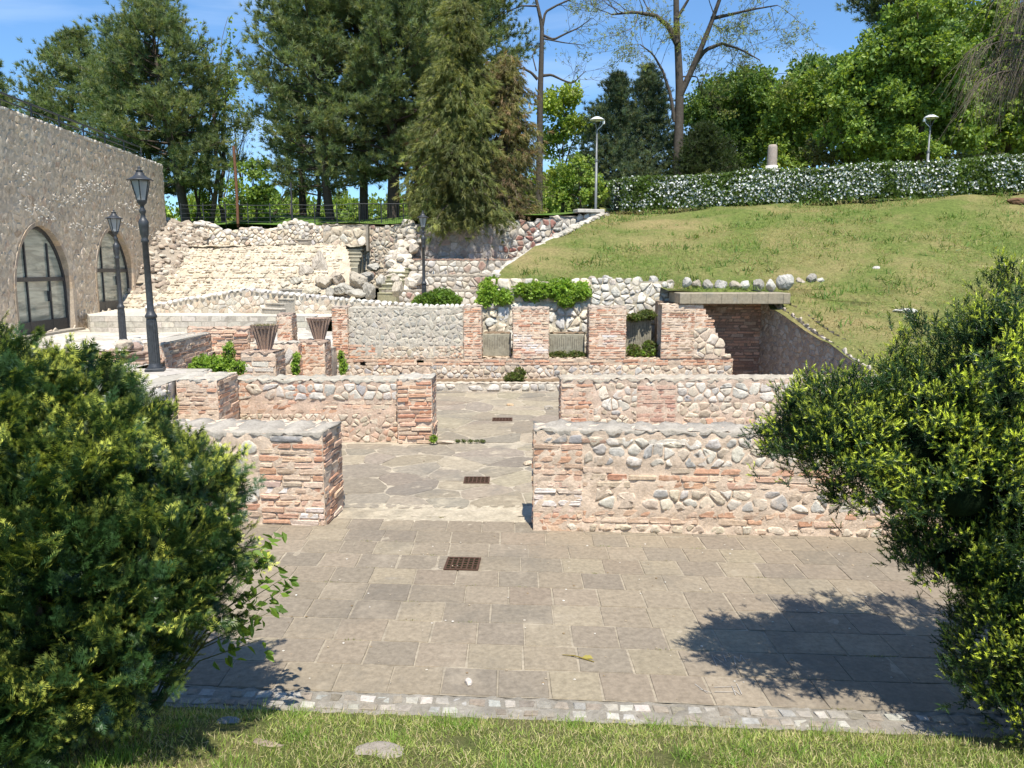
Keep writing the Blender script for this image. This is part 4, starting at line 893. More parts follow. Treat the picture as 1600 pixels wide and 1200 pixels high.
# ------------------------------------------------------------------ lamps, urns, fence, column, grates, small things
def classic_lamp(loc, label):
    T = thing('street_lamp', loc, label, 'street lamp', 'black lantern street lamps')
    D_ = (.05, .05, .05)
    mb = MB(); mb.box((0, 0, .03), (.34, .34, .06), D_, bev=.01); mb.lathe([(.135, .06), (.13, .10), (.105, .14), (.105, .16)], 20, D_); mb.build('base', M['iron'], parent=T)
    mb = MB(); mb.lathe([(.105, .15), (.10, .9), (.088, 1.03)], 32, D_, flute=.09, nf=16, smooth=False); mb.build('fluted_column', M['iron'], parent=T)
    mb = MB(); mb.lathe([(.088, 1.02), (.108, 1.04), (.112, 1.07), (.095, 1.10), (.075, 1.14), (.062, 1.18), (.056, 2.45), (.07, 2.46), (.07, 2.50), (.055, 2.53), (.06, 2.56), (.075, 2.60), (.09, 2.78), (.095, 2.84), (.07, 2.88), (.045, 2.92), (.04, 2.98), (.06, 3.02), (.062, 3.05), (.035, 3.10), (.04, 3.14), (.085, 3.19), (.09, 3.22)], 20, D_); mb.build('shaft', M['iron'], parent=T)
    L = thing('lantern', (0, 0, 3.2), None, None); L.parent = T
    mb = MB(); w0, w1, h0, h1 = .085, .175, .03, .40
    n = 6; an = [i*2*math.pi/n + math.pi/6 for i in range(n)]
    for a in an: mb.tube([(w0*math.cos(a), w0*math.sin(a), h0), (w1*math.cos(a), w1*math.sin(a), h1)], .011, 5, D_)
    for w_, h_ in ((w0, h0), (w1, h1)): mb.tube([(w_*math.cos(a), w_*math.sin(a), h_) for a in an + an[:1]], .013, 5, D_)
    mb.lathe([(.02, 0), (.09, .02), (.09, .035), (.02, .04)], 6, D_, phase=math.pi/6); mb.build('lantern_frame', M['iron'], parent=L)
    mb = MB()
    for i in range(n):
        a, b = an[i], an[(i+1) % n]; k0, k1 = w0*.97, w1*.97
        mb.add([(k0*math.cos(a), k0*math.sin(a), h0), (k0*math.cos(b), k0*math.sin(b), h0), (k1*math.cos(b), k1*math.sin(b), h1), (k1*math.cos(a), k1*math.sin(a), h1)], [(0, 1, 2, 3)], (.5, .5, .5))
    mb.build('glass_panes', M['pane'], parent=L)
    mb = MB(); mb.lathe([(.10, .40), (.235, .395), (.235, .41), (.20, .425), (.13, .46), (.085, .50), (.07, .545), (.06, .55), (.06, .57), (.075, .575), (.05, .59), (.018, .60), (.03, .625), (.02, .65), (.002, .67)], 24, D_); mb.build('lantern_roof', M['iron'], parent=L)
    return T
p = at(243, 581, 14.8); L1 = classic_lamp((p.x, 14.8, 1.345), 'tallest black lantern lamp, on the pale platform by the fortress wall')
L1.rotation_euler = (0, math.radians(-.6), .3)
def lamp_copy(loc, label, rz):
    c = copy_tree(L1); c.location = loc; c['label'] = label; c.rotation_euler = (0, 0, rz); return c
p = at(193, 537, 22.6); lamp_copy((p.x, 22.6, 1.14), 'black lantern lamp in front of the second arched door', .9)
p = at(663, 480, 30.4); lamp_copy((p.x, 30.4, 1.68), 'black lantern lamp standing before the seat tiers, farthest of its kind', .1)

def park_lamp(px, py, Y, h, side, label):
    p = at(px, py, Y); z = ground_z(p.x, Y) - .05
    T = thing('park_lamp', (p.x, Y, z), label, 'park lamp', 'grey disc park lamps'); h = at(px, py, Y).z - z
    mb = MB(); mb.tube([(0, 0, 0), (0, 0, h*.55), (0, 0, h*.55), (0, 0, h - .62)], [.065, .06, .045, .04], 10, (.3, .3, .3)); mb.lathe([(.075, h*.54), (.075, h*.565)], 10, (.3, .3, .3)); mb.build('pole', M['steel'], parent=T)
    mb = MB()
    for a in (0, 2.09, 4.19): mb.tube([(0, 0, h - .66), (.13*math.cos(a), .13*math.sin(a), h - .36), (.25*math.cos(a), .25*math.sin(a), h - .14)], .014, 5, (.3, .3, .3))
    mb.build('bracket', M['steel'], parent=T)
    mb = MB(); mb.lathe([(.02, 0), (.12, -.02), (.25, -.085), (.345, -.15), (.345, -.17), (.2, -.15), (.05, -.13)], 28, (.7, .7, .7), c=(0, 0, h)); mb.build('shade', M['white_metal'], parent=T)
    mb = MB(); mb.tube([(0, 0, h - .62), (side*.22, 0, h - .42), (side*.30, 0, h - .30)], .018, 6, (.6, .6, .6)); mb.box((side*.31, 0, h - .27), (.1, .1, .16), (.6, .6, .6), bev=.02); mb.build('camera_arm', M['white_metal'], parent=T)
park_lamp(933, 182, 37.2, 4.8, 1, 'grey disc topped park lamp at the left end of the flowering hedge')
park_lamp(1455, 179, 39.5, 4, -1, 'grey disc topped park lamp rising behind the flowering hedge at right')

# column stub on its plinth
p = at(1205, 277, 39); z = ground_z(p.x, 39); T = thing('stone_column', (p.x, 39, z), 'weathered round column stub on a pale plinth behind the hedge', 'column')
zt = at(1205, 226, 39).z - z; zm = at(1205, 259, 39).z - z
mb = MB(); mb.lathe([(.24, zm), (.245, zm + .1), (.225, zt - .16), (.215, zt - .08), (.17, zt - .01), (.001, zt)], 24, (.42, .35, .30)); mb.build('shaft', M['rubble'], parent=T)
mb = MB(); mb.lathe([(.315, 0), (.30, zm*.5), (.29, zm), (.05, zm + .005)], 24, (.66, .64, .60)); mb.build('plinth', M['rubble'], parent=T)

# urns
def urn(loc, s, label, plant):
    T = thing('stone_urn', loc, label, 'urn', 'fluted urns on brick pedestals')
    mb = MB(); prof = [(.15, 0, 0), (.16, .02, .2), (.15, .05, .8), (.185, .15, 1), (.23, .30, 1), (.275, .44, 1), (.32, .57, 1), (.335, .605, .7), (.335, .62, .5), (.30, .62, 0), (.27, .54, 0), (.02, .52, 0)]
    mb.lathe(np.array(prof)*np.array([s, s, 1]), 144, (.40, .29, .225), flute=.24, nf=18, smooth=False); mb.build('bowl', M['urn'], parent=T)
    mb = MB(); mb.lathe(np.array([(.285, .545), (.15, .57), (.01, .58)])*s, 16, (.17, .13, .08)); mb.build('earth', M['soil'], parent=T)
    if plant:
        mb = MB(); rng = np.random.default_rng(8)
        for k in range(260):
            a, r = rng.uniform(0, 6.28), .27*s*rng.random()**.5; h = rng.uniform(.05, .13); b = np.array([r*math.cos(a), r*math.sin(a), .55*s]); d = np.array([rng.normal(0, .04), rng.normal(0, .04), h]); e = np.array([math.cos(a*3), math.sin(a*3), 0])*.008
            mb.add([b - e, b + e, b + d], [(0, 1, 2)], pick([(.14, .19, .04), (.20, .20, .07)], 1, rng)[0])
        mb.build('grass_tuft', M['grassblade'], parent=T)
p = at(415, 548, 18.1); urn((p.x, 18.1, 1.385), 1.0, 'larger fluted urn with grass growing in it, on the left pedestal', True)
p = at(499, 531, 20.35); urn((p.x, 20.35, 1.425), .97, 'smaller looking fluted urn on the red brick pedestal', False)

# metal fence along the upper edge
A, B = at(284, 350, 38.9), at(665, 350, 38.7); T = thing('metal_fence', (A.x, A.y, 5.42), 'thin dark metal fence along the upper edge of the theatre', 'fence')
Lf = B.x - A.x
mb = MB()
for h in (.22, .42, .62, .82, 1.02): mb.tube([(s, 0, h + .02*math.sin(s*2.1 + h*9)) for s in np.linspace(0, Lf*.68, 40)], .011 if h < 1 else .018, 5, (.05, .05, .05))
mb.tube([(s, 0, 1.08) for s in np.linspace(Lf*.68, Lf, 10)], .022, 5, (.05, .05, .05)); mb.tube([(s, 0, .1) for s in np.linspace(Lf*.68, Lf, 10)], .018, 5, (.05, .05, .05))
for s in np.arange(Lf*.68, Lf, .11): mb.tube([(s, 0, .1), (s, 0, 1.08)], .008, 4, (.05, .05, .05))
mb.build('rail', M['iron'], parent=T)
for s in np.linspace(0, Lf, 12):
    mb = MB(); mb.tube([(s, 0, -.1), (s, 0, 1.12)], .026, 6, (.05, .05, .05)); mb.build('post', M['iron'], parent=T)
mb = MB(); p = at(372, 352, 38.6); h = at(372, 228, 38.6).z - p.z; mb.tube([(0, 0, -.1), (.02, 0, h*.5), (-.02, 0, h)], .07, 10, (.2, .1, .05), caps=True); mb.build('rusty_pole', M['rustpole'], label='tall rusty brown pole standing at the metal fence', cat='pole').location = p
mb = MB(); p = at(457, 350, 38.8); h = at(457, 285, 38.8).z - p.z; mb.tube([(0, 0, -.1), (0, 0, h)], .045, 8, (.05, .05, .05), caps=True); mb.build('iron_pole', M['iron'], label='thin dark post at the fence, shorter than the rusty pole', cat='pole').location = p
# cable across the sky
a, b = at(1190, 117, 62), at(1420, 60, 48); mb = MB(); mb.tube([tuple(a.lerp(b, t) + Vector((0, 0, -.5*math.sin(t*math.pi)))) for t in np.linspace(0, 1, 20)], .022, 5, (.03, .03, .03)); mb.build('overhead_cable', M['iron'], label='black overhead cable crossing the sky between the trees', cat='cable')

# drain grates
def grate(px, py, Y, sx, sy, z, label, rz):
    p = at(px, py, Y); T = thing('drain_grate', (p.x, Y, z), label, 'drain grate', 'rusty drain grates', rz)
    mb = MB(); 
    for s in (-1, 1): mb.box((s*sx/2, 0, .004), (.025, sy + .025, .014), (.08, .05, .03)); mb.box((0, s*sy/2, .0045), (sx - .02, .025, .0135), (.08, .05, .03))
    mb.build('frame', M['rust'], parent=T)
    mb = MB(); nx, ny = 6, 5
    for i in range(1, nx): mb.box((-sx/2 + sx*i/nx, 0, .003), (.018, sy, .010), (.08, .05, .03))
    for i in range(1, ny): mb.box((0, -sy/2 + sy*i/ny, .0035), (sx, .015, .010), (.08, .05, .03))
    mb.build('bars', M['rust'], parent=T)
    mb = MB(); mb.add([(-sx/2, -sy/2, -.001), (sx/2, -sy/2, -.001), (sx/2, sy/2, -.001), (-sx/2, sy/2, -.001)], [(0, 1, 2, 3)], (.02, .018, .015)); mb.build('pit', M['core'], parent=T)  # flat near-black sheet, colours in the dark below the bars
grate(723, 893, 8.27, .36, .34, .012, 'rusty square drain grate in the slab paving, nearest to the viewer', -.06)
grate(745, 750, 11.75, .38, .34, .010, 'rusty drain grate in the flagstones of the middle court', .0)
grate(785, 658, 16.7, .42, .32, .010, 'rusty drain grate in the far flagstone court', 0)
# loose stones and litter
def loose(name, px, py, Y, z, size, col, label, cat, seed, facets=8, mat='rubble', rot=0):
    mb = MB(); rng = np.random.default_rng(seed); rock(mb, (0, 0, 0), size, col, rng, rot=rot, facets=facets); o = mb.build(name, M[mat], label=label, cat=cat); p = at(px, py, Y); o.location = (p.x, Y, z + size[2]*.55)
loose('stone', 732, 1076, 5.75, .0, (.034, .05, .03), (.62, .56, .50), 'small pale stone on the slabs near the kerb', 'stone', 1)
loose('stone', 826, 722, 12.75, .0, (.09, .10, .05), (.56, .46, .34), 'tan loose stone against the front right wall on the flagstones', 'stone', 2)
loose('stone', 797, 635, 18.5, .0, (.09, .06, .04), (.58, .42, .26), 'small orange loose stone in the far court', 'stone', 3)
loose('stone', 856, 640, 18.0, .0, (.13, .07, .07), (.40, .36, .30), 'grey loose stone by the right wall end of the far court', 'stone', 4)
loose('brick', 697, 691, 14.35, .0, (.19, .09, .045), (.50, .42, .33), 'loose pale brick on the step beside the eroded pier', 'brick', 5, 5)
loose('stone', 880, 1187, 4.15, float(lawn_z(.27, 4.15)), (.05, .05, .035), (.24, .18, .14), 'brown round stone lying in the near lawn', 'stone', 6, 4)
loose('stone', 590, 1165, 4.45, float(lawn_z(-.8, 4.45)) - .03, (.17, .12, .035), (.36, .32, .27), 'flat grey stone half sunk in the lawn, right of two', 'stone', 7)
loose('stone', 410, 1150, 4.65, float(lawn_z(-1.5, 4.65)) - .03, (.15, .09, .03), (.34, .28, .22), 'flat brown stone half sunk in the lawn, left of two', 'stone', 8)
loose('stone', 355, 1112, 5.05, float(lawn_z(-1.8, 5.05)) - .02, (.09, .06, .035), (.34, .36, .38), 'bluish stone in the shade of the left yew', 'stone', 9)
loose('stone', 1415, 478, 21.4, float(bank_z(np.array(11.0), 21.4)) - .03, (.34, .2, .10), (.62, .60, .55), 'pale flat stone in the grass bank, above the right yew', 'stone', 10)
loose('stone', 1368, 425, 25.4, float(bank_z(np.array(12), 25.4)) - .03, (.16, .12, .08), (.50, .47, .43), 'grey stone in the middle of the grass bank', 'stone', 11)
# twig on the slabs
mb = MB(); p = at(905, 1028, 6.15); mb.tube([(-.14, .05, .012), (-.04, .02, .02), (.04, -.02, .014), (.12, -.07, .012)], [.003, .005, .006, .003], 5, (.34, .27, .06))
for k in range(5):
    x = .02 + .012*k; mb.add([(x, -.012, .016), (x + .03, .01 + .01*k % .02, .03), (x + .05, -.02, .012)], [(0, 1, 2)], (.42, .36, .08))
mb.build('twig', M['leaf'], label='small yellow broken twig lying on the slabs', cat='twig').location = (p.x, 6.15, .003)
# pale chalk scratches on two slabs
def strokes(name, px, py, size, lines, label):
    ratio_v = (py - 600)/1200; Y = CAM_H/((SP + ratio_v*CP)/(CP - ratio_v*SP)); p = at(px, py, Y); mb = MB()
    for ln in lines:
        pts = [(x*size, y*size*1.25, 0) for x, y in ln]; P_ = []
        for a, b in zip(pts[:-1], pts[1:]):
            a, b = np.array(a), np.array(b); d = (b - a)/max(np.linalg.norm(b - a), 1e-6); e = np.array([-d[1], d[0], 0])*.003
            mb.add([a - e, b - e*.7, b + e*.7, a + e], [(0, 1, 2, 3)], (.42, .40, .37))
    mb.build(name, M['pale_pave'], label=label, cat='graffiti').location = (p.x, p.y, .0135)
strokes('chalk_letters', 1143, 1034, .085, [[(-1.75, -.9), (-1.7, .9)], [(-1.7, .9), (-.75, -.9)], [(-.6, -.2), (-.5, .9)], [(.1, -.8), (.5, .7)], [(.5, .7), (.75, -.2)], [(.75, -.2), (1.25, .9)], [(1.25, .9), (1.35, -.6)], [(1.4, .35), (1.9, .2)]], 'pale scratched letters on a slab in the right yew shadow')
strokes('chalk_scribble', 1130, 1080, .085, [[(-2.4, .8), (-1.6, -.5)], [(-2.2, .1), (-1.2, -.4)], [(-.9, -.3), (1.0, -.3)], [(-.7, .35), (1.3, .45)], [(.9, -.7), (1.0, .6)], [(1.0, -.1), (1.35, -.7)], [(1.5, -.6), (1.55, .9)]], 'pale scratched scribble on the slab nearest the kerb')
# ------------------------------------------------------------------ plants
def rand_rot(n, rng, up=None, spread=1.0):
    """n rotation matrices whose local Y points along up (n,3) jittered by spread"""
    d = up + rng.normal(0, spread, (n, 3)); d /= np.linalg.norm(d, axis=1)[:, None] + 1e-9
    r = rng.normal(size=(n, 3)); x = np.cross(d, r); x /= np.linalg.norm(x, axis=1)[:, None] + 1e-9
    z = np.cross(x, d); return np.stack([x, d, z], 2)
def lump_points(lumps, n, rng, shell=(.75, 1.02), lowcut=None):
    """random points in the outer shells of a union of ellipsoids, with outward normals"""
    L = np.array(lumps, float); a = np.array([(l[3]*l[4] + l[4]*l[5] + l[3]*l[5]) for l in L]); pr = a/a.sum()
    P, N = [], []
    got = 0
    while got < n:
        k = rng.choice(len(L), n, p=pr); u = rng.normal(size=(n, 3)); u /= np.linalg.norm(u, axis=1)[:, None]
        r = rng.uniform(*shell, n)
        p = L[k, :3] + u*L[k, 3:6]*r[:, None]; nn = u/L[k, 3:6]; nn /= np.linalg.norm(nn, axis=1)[:, None]
        ok = np.ones(n, bool)
        for l in L: ok &= (((p - l[:3])/l[3:6])**2).sum(1) > (shell[0] - .06)**2
        if lowcut is not None: ok &= p[:, 2] > lowcut
        P.append(p[ok]); N.append(nn[ok]); got += ok.sum()
    return np.concatenate(P)[:n], np.concatenate(N)[:n]

# ---- yew
def yew_template(seed):
    rng = np.random.default_rng(seed); V, F, T = [], [], []
    def twig(o, d, L, npair, t0, t1):
        o, d = np.array(o, float), np.array(d, float)/np.linalg.norm(d); sd_ = np.cross(d, (0, 0, 1)); sd_ /= np.linalg.norm(sd_) + 1e-9
        for i in range(npair):
            f = (i + .5)/npair; p = o + d*L*f; nl = .20*(1 - .5*f**3)*rng.uniform(.85, 1.1)
            for sgn in (-1, 1):
                nd = sd_*sgn*.85 + d*.55 + np.array([0, 0, rng.normal(.18, .22)]); nd /= np.linalg.norm(nd); wv = d*.028
                b = len(V); V.extend([p - wv, p + wv, p + nd*nl]); F.append((b, b+1, b+2)); t = t0 + (t1 - t0)*f; T.extend([t, t, min(1, t + .05)])
        for sgn in (-.6, 0, .6):
            nd = d + sd_*sgn; nd /= np.linalg.norm(nd); b = len(V); p = o + d*L; V.extend([p - sd_*.012, p + sd_*.012, p + nd*.12]); F.append((b, b+1, b+2)); T.extend([t1]*3)
    twig((0, 0, 0), (0, 1, 0), 1, 13, .1, 1)
    for k, y in enumerate((.22, .38, .54, .7)):
        s = 1 if k % 2 else -1; twig((0, y, 0), (s*.75, .8, rng.normal(0, .15)), .46 - .07*k, 6, .35, .95)
    return np.array(V), np.array(F), np.array(T)
YT = [yew_template(k) for k in range(3)]
def tuft_yew(seed):
    """an upright shoot with needles all round it and two side shoots"""
    rng = np.random.default_rng(seed); V, F, T = [], [], []
    def shoot(o, d, L, n, t0, t1):
        o, d = np.array(o, float), np.array(d, float)/np.linalg.norm(d); a = np.cross(d, (.3, .1, 1)); a /= np.linalg.norm(a); b2 = np.cross(d, a)
        for i in range(n):
            f = (i + .5)/n; th = i*2.4; rd = a*math.cos(th) + b2*math.sin(th); nd = rd*(.9 - .45*f) + d*(.45 + .5*f); nd /= np.linalg.norm(nd); p = o + d*L*f; wv = np.cross(nd, rd + d*.3); wv /= np.linalg.norm(wv) + 1e-9; wv = wv*.032; nl = .27*(1 - .35*f)*rng.uniform(.8, 1.1); b = len(V)
            V.extend([p - wv, p + wv, p + nd*nl]); F.append((b, b+1, b+2)); t = t0 + (t1 - t0)*f; T.extend([t, t, min(1, t + .06)])
    shoot((0, 0, 0), (0, 1, 0), 1, 26, .1, 1)
    for s in (-1, 1): shoot((0, .35 + .1*s, 0), (s*.75, .75, rng.normal(0, .3)), .5, 12, .3, 1)
    return np.array(V), np.array(F), np.array(T)
YU = [tuft_yew(k) for k in range(3)]
def yew(name_label, lumps, n, base, seed, tip, dark=(.012, .030, .010), scale=.20, yo=.10, tpl=None, bough=(.12, .30), upbias=.5, core=.5):
    rng = np.random.default_rng(seed); root = thing('yew_bush', base, name_label, 'bush'); b0 = np.array(base)
    nb = n // 26; B, BN = lump_points(lumps, nb, rng, (.60, 1.02))
    BD = BN*.8 + np.array([0, 0, upbias]) + rng.normal(0, .35, (nb, 3)); BD /= np.linalg.norm(BD, axis=1)[:, None]
    bl = rng.uniform(*bough, nb); bi = np.repeat(np.arange(nb), 26); tb = rng.uniform(-.5, 1, len(bi))
    wd_ = (.075 + .02*rng.normal(size=len(bi)))*(1.15 - .7*np.clip(tb, 0, 1))
    P = B[bi] + BD[bi]*(bl[bi]*tb)[:, None] + rng.normal(0, 1, (len(bi), 3))*wd_[:, None]; N = BD[bi]*.8 + .35*BN[bi]; N /= np.linalg.norm(N, axis=1)[:, None]
    by = rng.normal(0, .33, nb)[bi] + .35*(tb - .4)
    # wider clumps and hollows
    clump = NZ(P*.9 + seed) ; P = P + N*(.08*clump)[:, None]
    keep = (NZ2(P*.45 + 31) + rng.normal(0, .2, len(P)) > -.95); P, N, clump, by = P[keep], N[keep], clump[keep], by[keep]
    mb = MB(); n = len(P)
    R_ = rand_rot(n, rng, N + np.array([0, 0, upbias]), .38); S_ = scale*rng.uniform(.6, 1.35, n)
    youth = np.clip(rng.normal(yo, .25, n) + by + .30*N[:, 2] + .35*NZ(P*1.5 + 77), 0, 1)
    idx = rng.integers(0, 3, n)
    for k in range(3):
        m = idx == k; tv, tf, tt = (tpl or YT)[k]
        base_c = np.array(dark)*rng.uniform(.7, 1.8, (m.sum(), 1))*np.array([[1, 1, 1]]); mid = np.array([.042, .092, .022])*rng.uniform(.8, 1.3, (m.sum(), 1))  # shoot bases start near black, inner shadow put into the colour
        tc_ = np.array(tip)*rng.uniform(.7, 1.15, (m.sum(), 1))
        a = np.clip(tt*1.1, 0, 1)[None, :, None]*.8; bmx = (np.clip((tt - .62)/.2, 0, 1)[None] * youth[m][:, None])[..., None]
        C = base_c[:, None]*(1 - a) + mid[:, None]*a; C = C*(1 - bmx) + tc_[:, None]*bmx
        mb.inst(tv, tf, R_[m]*S_[m][:, None, None], P[m] - b0, C)
    mb.build('foliage', M['yew'], parent=root)
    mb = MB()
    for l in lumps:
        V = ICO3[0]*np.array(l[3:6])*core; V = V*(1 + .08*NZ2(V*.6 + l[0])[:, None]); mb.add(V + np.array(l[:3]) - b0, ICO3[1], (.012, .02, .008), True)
    mb.build('dark_core', M['core'], parent=root)  # near-black blobs that paint the bush's dark inside
    mb = MB()
    for k in range(5):
        a = k*1.3; mb.tube([(.12*math.cos(a), .12*math.sin(a), -.15), (.25*math.cos(a), .25*math.sin(a), .5), (.7*math.cos(a), .7*math.sin(a), 1.3)], [.06, .045, .02], 7, (.12, .08, .06))
    mb.build('stem', M['bark'], parent=root); return root
def lp(px, py, Y, rx, ry, rz): p = at(px, py, Y); return (p.x, p.y, p.z, rx, ry, rz)
def shrink(ls, k, d): return [(l[0], l[1], l[2], max(l[3]*k - d, .1), l[4]*k - d, max(l[5]*k - d, .1)) for l in ls]
yl = [lp(90, 810, 4.75, .92, .95, .78), lp(235, 850, 4.75, .55, .75, .52), lp(290, 765, 4.9, .22, .4, .18), lp(40, 660, 4.9, .40, .5, .30), lp(175, 745, 4.8, .30, .5, .28), lp(-60, 730, 4.6, .7, .9, .7), lp(120, 990, 4.5, .62, .7, .52), lp(262, 925, 4.6, .33, .5, .32), lp(0, 1090, 4.2, .60, .6, .45), lp(-40, 620, 5.0, .35, .45, .26), lp(150, 1090, 4.4, .34, .4, .24)]
yew('big dark yew bush with yellow tips in the left foreground', shrink(yl, 1, .09), 17500, (-3.0, 4.7, float(lawn_z(-3.0, 4.7))), 41, (.66, .70, .12), upbias=.45, yo=.06, scale=.15)
yr = [lp(1425, 690, 5.35, .85, .85, .50), lp(1290, 680, 5.35, .40, .6, .32), lp(1540, 620, 5.3, .75, .8, .62), lp(1600, 505, 5.3, .38, .5, .34), lp(1560, 800, 5.2, .65, .8, .65), lp(1400, 765, 5.3, .42, .55, .30), lp(1640, 900, 5.1, .65, .7, .7), lp(1600, 1010, 5.0, .48, .6, .5), lp(1660, 1100, 4.9, .5, .5, .4), lp(1700, 700, 5.3, .8, .9, .9), lp(1490, 880, 5.2, .36, .55, .30), lp(1495, 765, 4.95, .42, .45, .40), (4.9, 5.2, 2.0, .75, .9, 1.0), (4.6, 5.0, .9, .7, .7, .8)]
yew('big dark yew bush with lime green tips in the right foreground', shrink(yr, 1, .07), 26000, (4.2, 5.1, float(lawn_z(4.2, 5.0))), 42, (.70, .78, .085), upbias=.8, yo=.30, bough=(.08, .20), scale=.115, tpl=YU)

# ---- leaves
def leaf_template(L=1.0, W=.5, fold=.15):
    V = np.array([(0, 0, 0), (W*.5, .35*L, fold*W), (W*.32, .72*L, fold*W*.6), (0, L, -.05*L), (-W*.32, .72*L, fold*W*.6), (-W*.5, .35*L, fold*W)]); return V, np.array([(0, 1, 2, 3), (0, 3, 4, 5)])
LEAF = leaf_template(); 
def cluster_template(seed, n=9, r=.5, L=.5, W=.34):
    rng = np.random.default_rng(seed); lv, lf = leaf_template(L, W); mb = MB()
    d = rng.normal(size=(n, 3)); d[:, 2] = np.abs(d[:, 2])*.6; d /= np.linalg.norm(d, axis=1)[:, None]; R_ = rand_rot(n, rng, d, .5); mb.inst(lv, lf, R_, d*r*rng.uniform(.2, 1, (n, 1)), np.ones((n, 3)))
    return np.concatenate(mb.V), np.concatenate(mb.F)
CT = [cluster_template(k) for k in range(3)]
def leaf_cloud(mb, P, N, size, pal, rng, spread=.7, jit=.14):
    idx = rng.integers(0, 3, len(P)); R_ = rand_rot(len(P), rng, N, spread); S_ = size*rng.uniform(.65, 1.3, len(P)); C = pick(pal, len(P), rng, jit)
    for k in range(3):
        m = idx == k; mb.inst(CT[k][0], CT[k][1], R_[m]*S_[m][:, None, None], P[m], C[m])
def branch_tree(mb, p, d, L, r, depth, rng, tips, spread=.55, nseg=5, up=.1, shrink=.72, kids=(2, 3), col=(.12, .095, .075), min_r=.008, droop=0):
    pts = [np.array(p, float)]; dd = np.array(d, float)
    for i in range(nseg):
        dd = dd + rng.normal(0, .13, 3) + np.array([0, 0, up*.25 - droop*.25]); dd /= np.linalg.norm(dd); pts.append(pts[-1] + dd*L/nseg)
    re = max(r*.62, min_r*.7); mb.tube(pts, np.linspace(r, re, nseg + 1), 7 if r > .06 else (5 if r > .025 else 3), col)
    if depth == 0: tips.append((pts[-1], dd)); tips.append((pts[-3], dd)); return
    for k in range(rng.integers(kids[0], kids[1] + 1)):
        t = 1 if k == 0 else rng.uniform(.35, .95); i = min(int(t*nseg), nseg); q = pts[i]
        s = rng.normal(size=3); s -= dd*(s @ dd); s /= np.linalg.norm(s) + 1e-9; a = spread*rng.uniform(.4, 1.2)*(.5 if k == 0 else 1)
        nd = dd*math.cos(a) + s*math.sin(a); branch_tree(mb, q, nd, L*shrink*rng.uniform(.75, 1.15), max(re*(.92 if k == 0 else .68), min_r), depth - 1, rng, tips, spread, max(3, nseg - 1), up, shrink, kids, col, min_r, droop)

# ---- pines
def tuft_template(seed, n=26):
    rng = np.random.default_rng(seed); V, F = [], []
    for i in range(n):
        d = rng.normal(size=3); d[1] = abs(d[1])*1.3 + .25; d /= np.linalg.norm(d); s = np.cross(d, rng.normal(size=3)); s /= np.linalg.norm(s); L = rng.uniform(.7, 1.05); o = np.array([0, rng.uniform(-.35, .25), 0])
        b = len(V); V += [o - s*.05, o + s*.05, o + d*L]; F.append((b, b+1, b+2))
    return np.array(V), np.array(F)
TT = [tuft_template(k) for k in range(3)]
PINEC = [(.17, .225, .09), (.20, .25, .10), (.135, .19, .085), (.25, .28, .115), (.165, .22, .11)]
def pine(loc, H, R, cb, label, seed, n_whorl=15, lean=(0, 0), dens=1.0, pal=PINEC, shape='round', tr=.24, bare=.42, tuft=.30, group='pines behind the theatre'):
    rng = np.random.default_rng(seed); root = thing('pine_tree', loc, label, 'pine tree', group); mbt, mbc = MB(), MB(); bark = (.085, .066, .053)
    zs = np.linspace(0, H*.985, 12); tp = np.stack([lean[0]*zs/H + .10*np.sin(zs*.5 + seed), lean[1]*zs/H + .1*np.cos(zs*.4 + seed), zs - .2], 1); mbt.tube(tp, tr*(1 - .92*zs/H)**.9 + .015, 9, bark)
    P, N = [], []
    for k in range(n_whorl):
        f = k/(n_whorl - 1); z = cb + (H*.97 - cb)*f**.9
        if shape == 'round': prof = math.sin(math.pi*min(1, .22 + .80*f))**.75 if f < .96 else .18
        else: prof = (1 - f)**.8*.95 + .06
        c = np.array([np.interp(z, zs, tp[:, 0]), np.interp(z, zs, tp[:, 1]), z]); nb = rng.integers(5, 8); a0 = rng.uniform(0, 6.28)
        for b in range(nb):
            a = a0 + b*2*math.pi/nb + rng.normal(0, .25); L = R*prof*rng.uniform(.65, 1.15) + .2; el = rng.normal(.12 + .5*f, .15)
            d = np.array([math.cos(a)*math.cos(el), math.sin(a)*math.cos(el), math.sin(el)]); e = c + d*L + np.array([0, 0, .10*L*L/R - .10*L]); m_ = (c + e)/2 + np.array([0, 0, -.05*L])
            mbt.tube([c, m_, e], [tr*.28*(1 - .6*f), tr*.18*(1 - .6*f), .012], 5, bark)
            nt_ = int((11 + 17*L)*dens)
            t = rng.uniform(bare, 1.05, nt_)**.8; base = np.where(t[:, None] < .5, c + (m_ - c)*t[:, None]*2, m_ + (e - m_)*(t[:, None]*2 - 1)); w_ = (.10 + .30*t)*min(1, .35*L + .25)
            off = rng.normal(0, 1, (nt_, 3))*w_[:, None]*np.array([1.1, 1.1, .55]) + np.array([0, 0, .10]); P.append(base + off); N.append(off/(np.linalg.norm(off, axis=1)[:, None] + .05)*.6 + d*.5 + np.array([0, 0, .55]))
    P, N = np.concatenate(P), np.concatenate(N); idx = rng.integers(0, 3, len(P)); R_ = rand_rot(len(P), rng, N, .35); S_ = tuft*rng.uniform(.7, 1.25, len(P)); C = pick(pal, len(P), rng, .16)
    for k in range(3):
        m = idx == k; mbc.inst(TT[k][0], TT[k][1], R_[m]*S_[m][:, None, None], P[m], C[m])
    mbt.build('trunk', M['bark'], parent=root); mbc.build('crown', M['pine'], parent=root); return root
def gbase(px, Y):
    x = (px - 800)/1200*Y*.985; return Vector((x, Y, ground_z(x, Y) - .15))
def top_h(px, py, Y, b): return at(px, py, Y).z - b.z
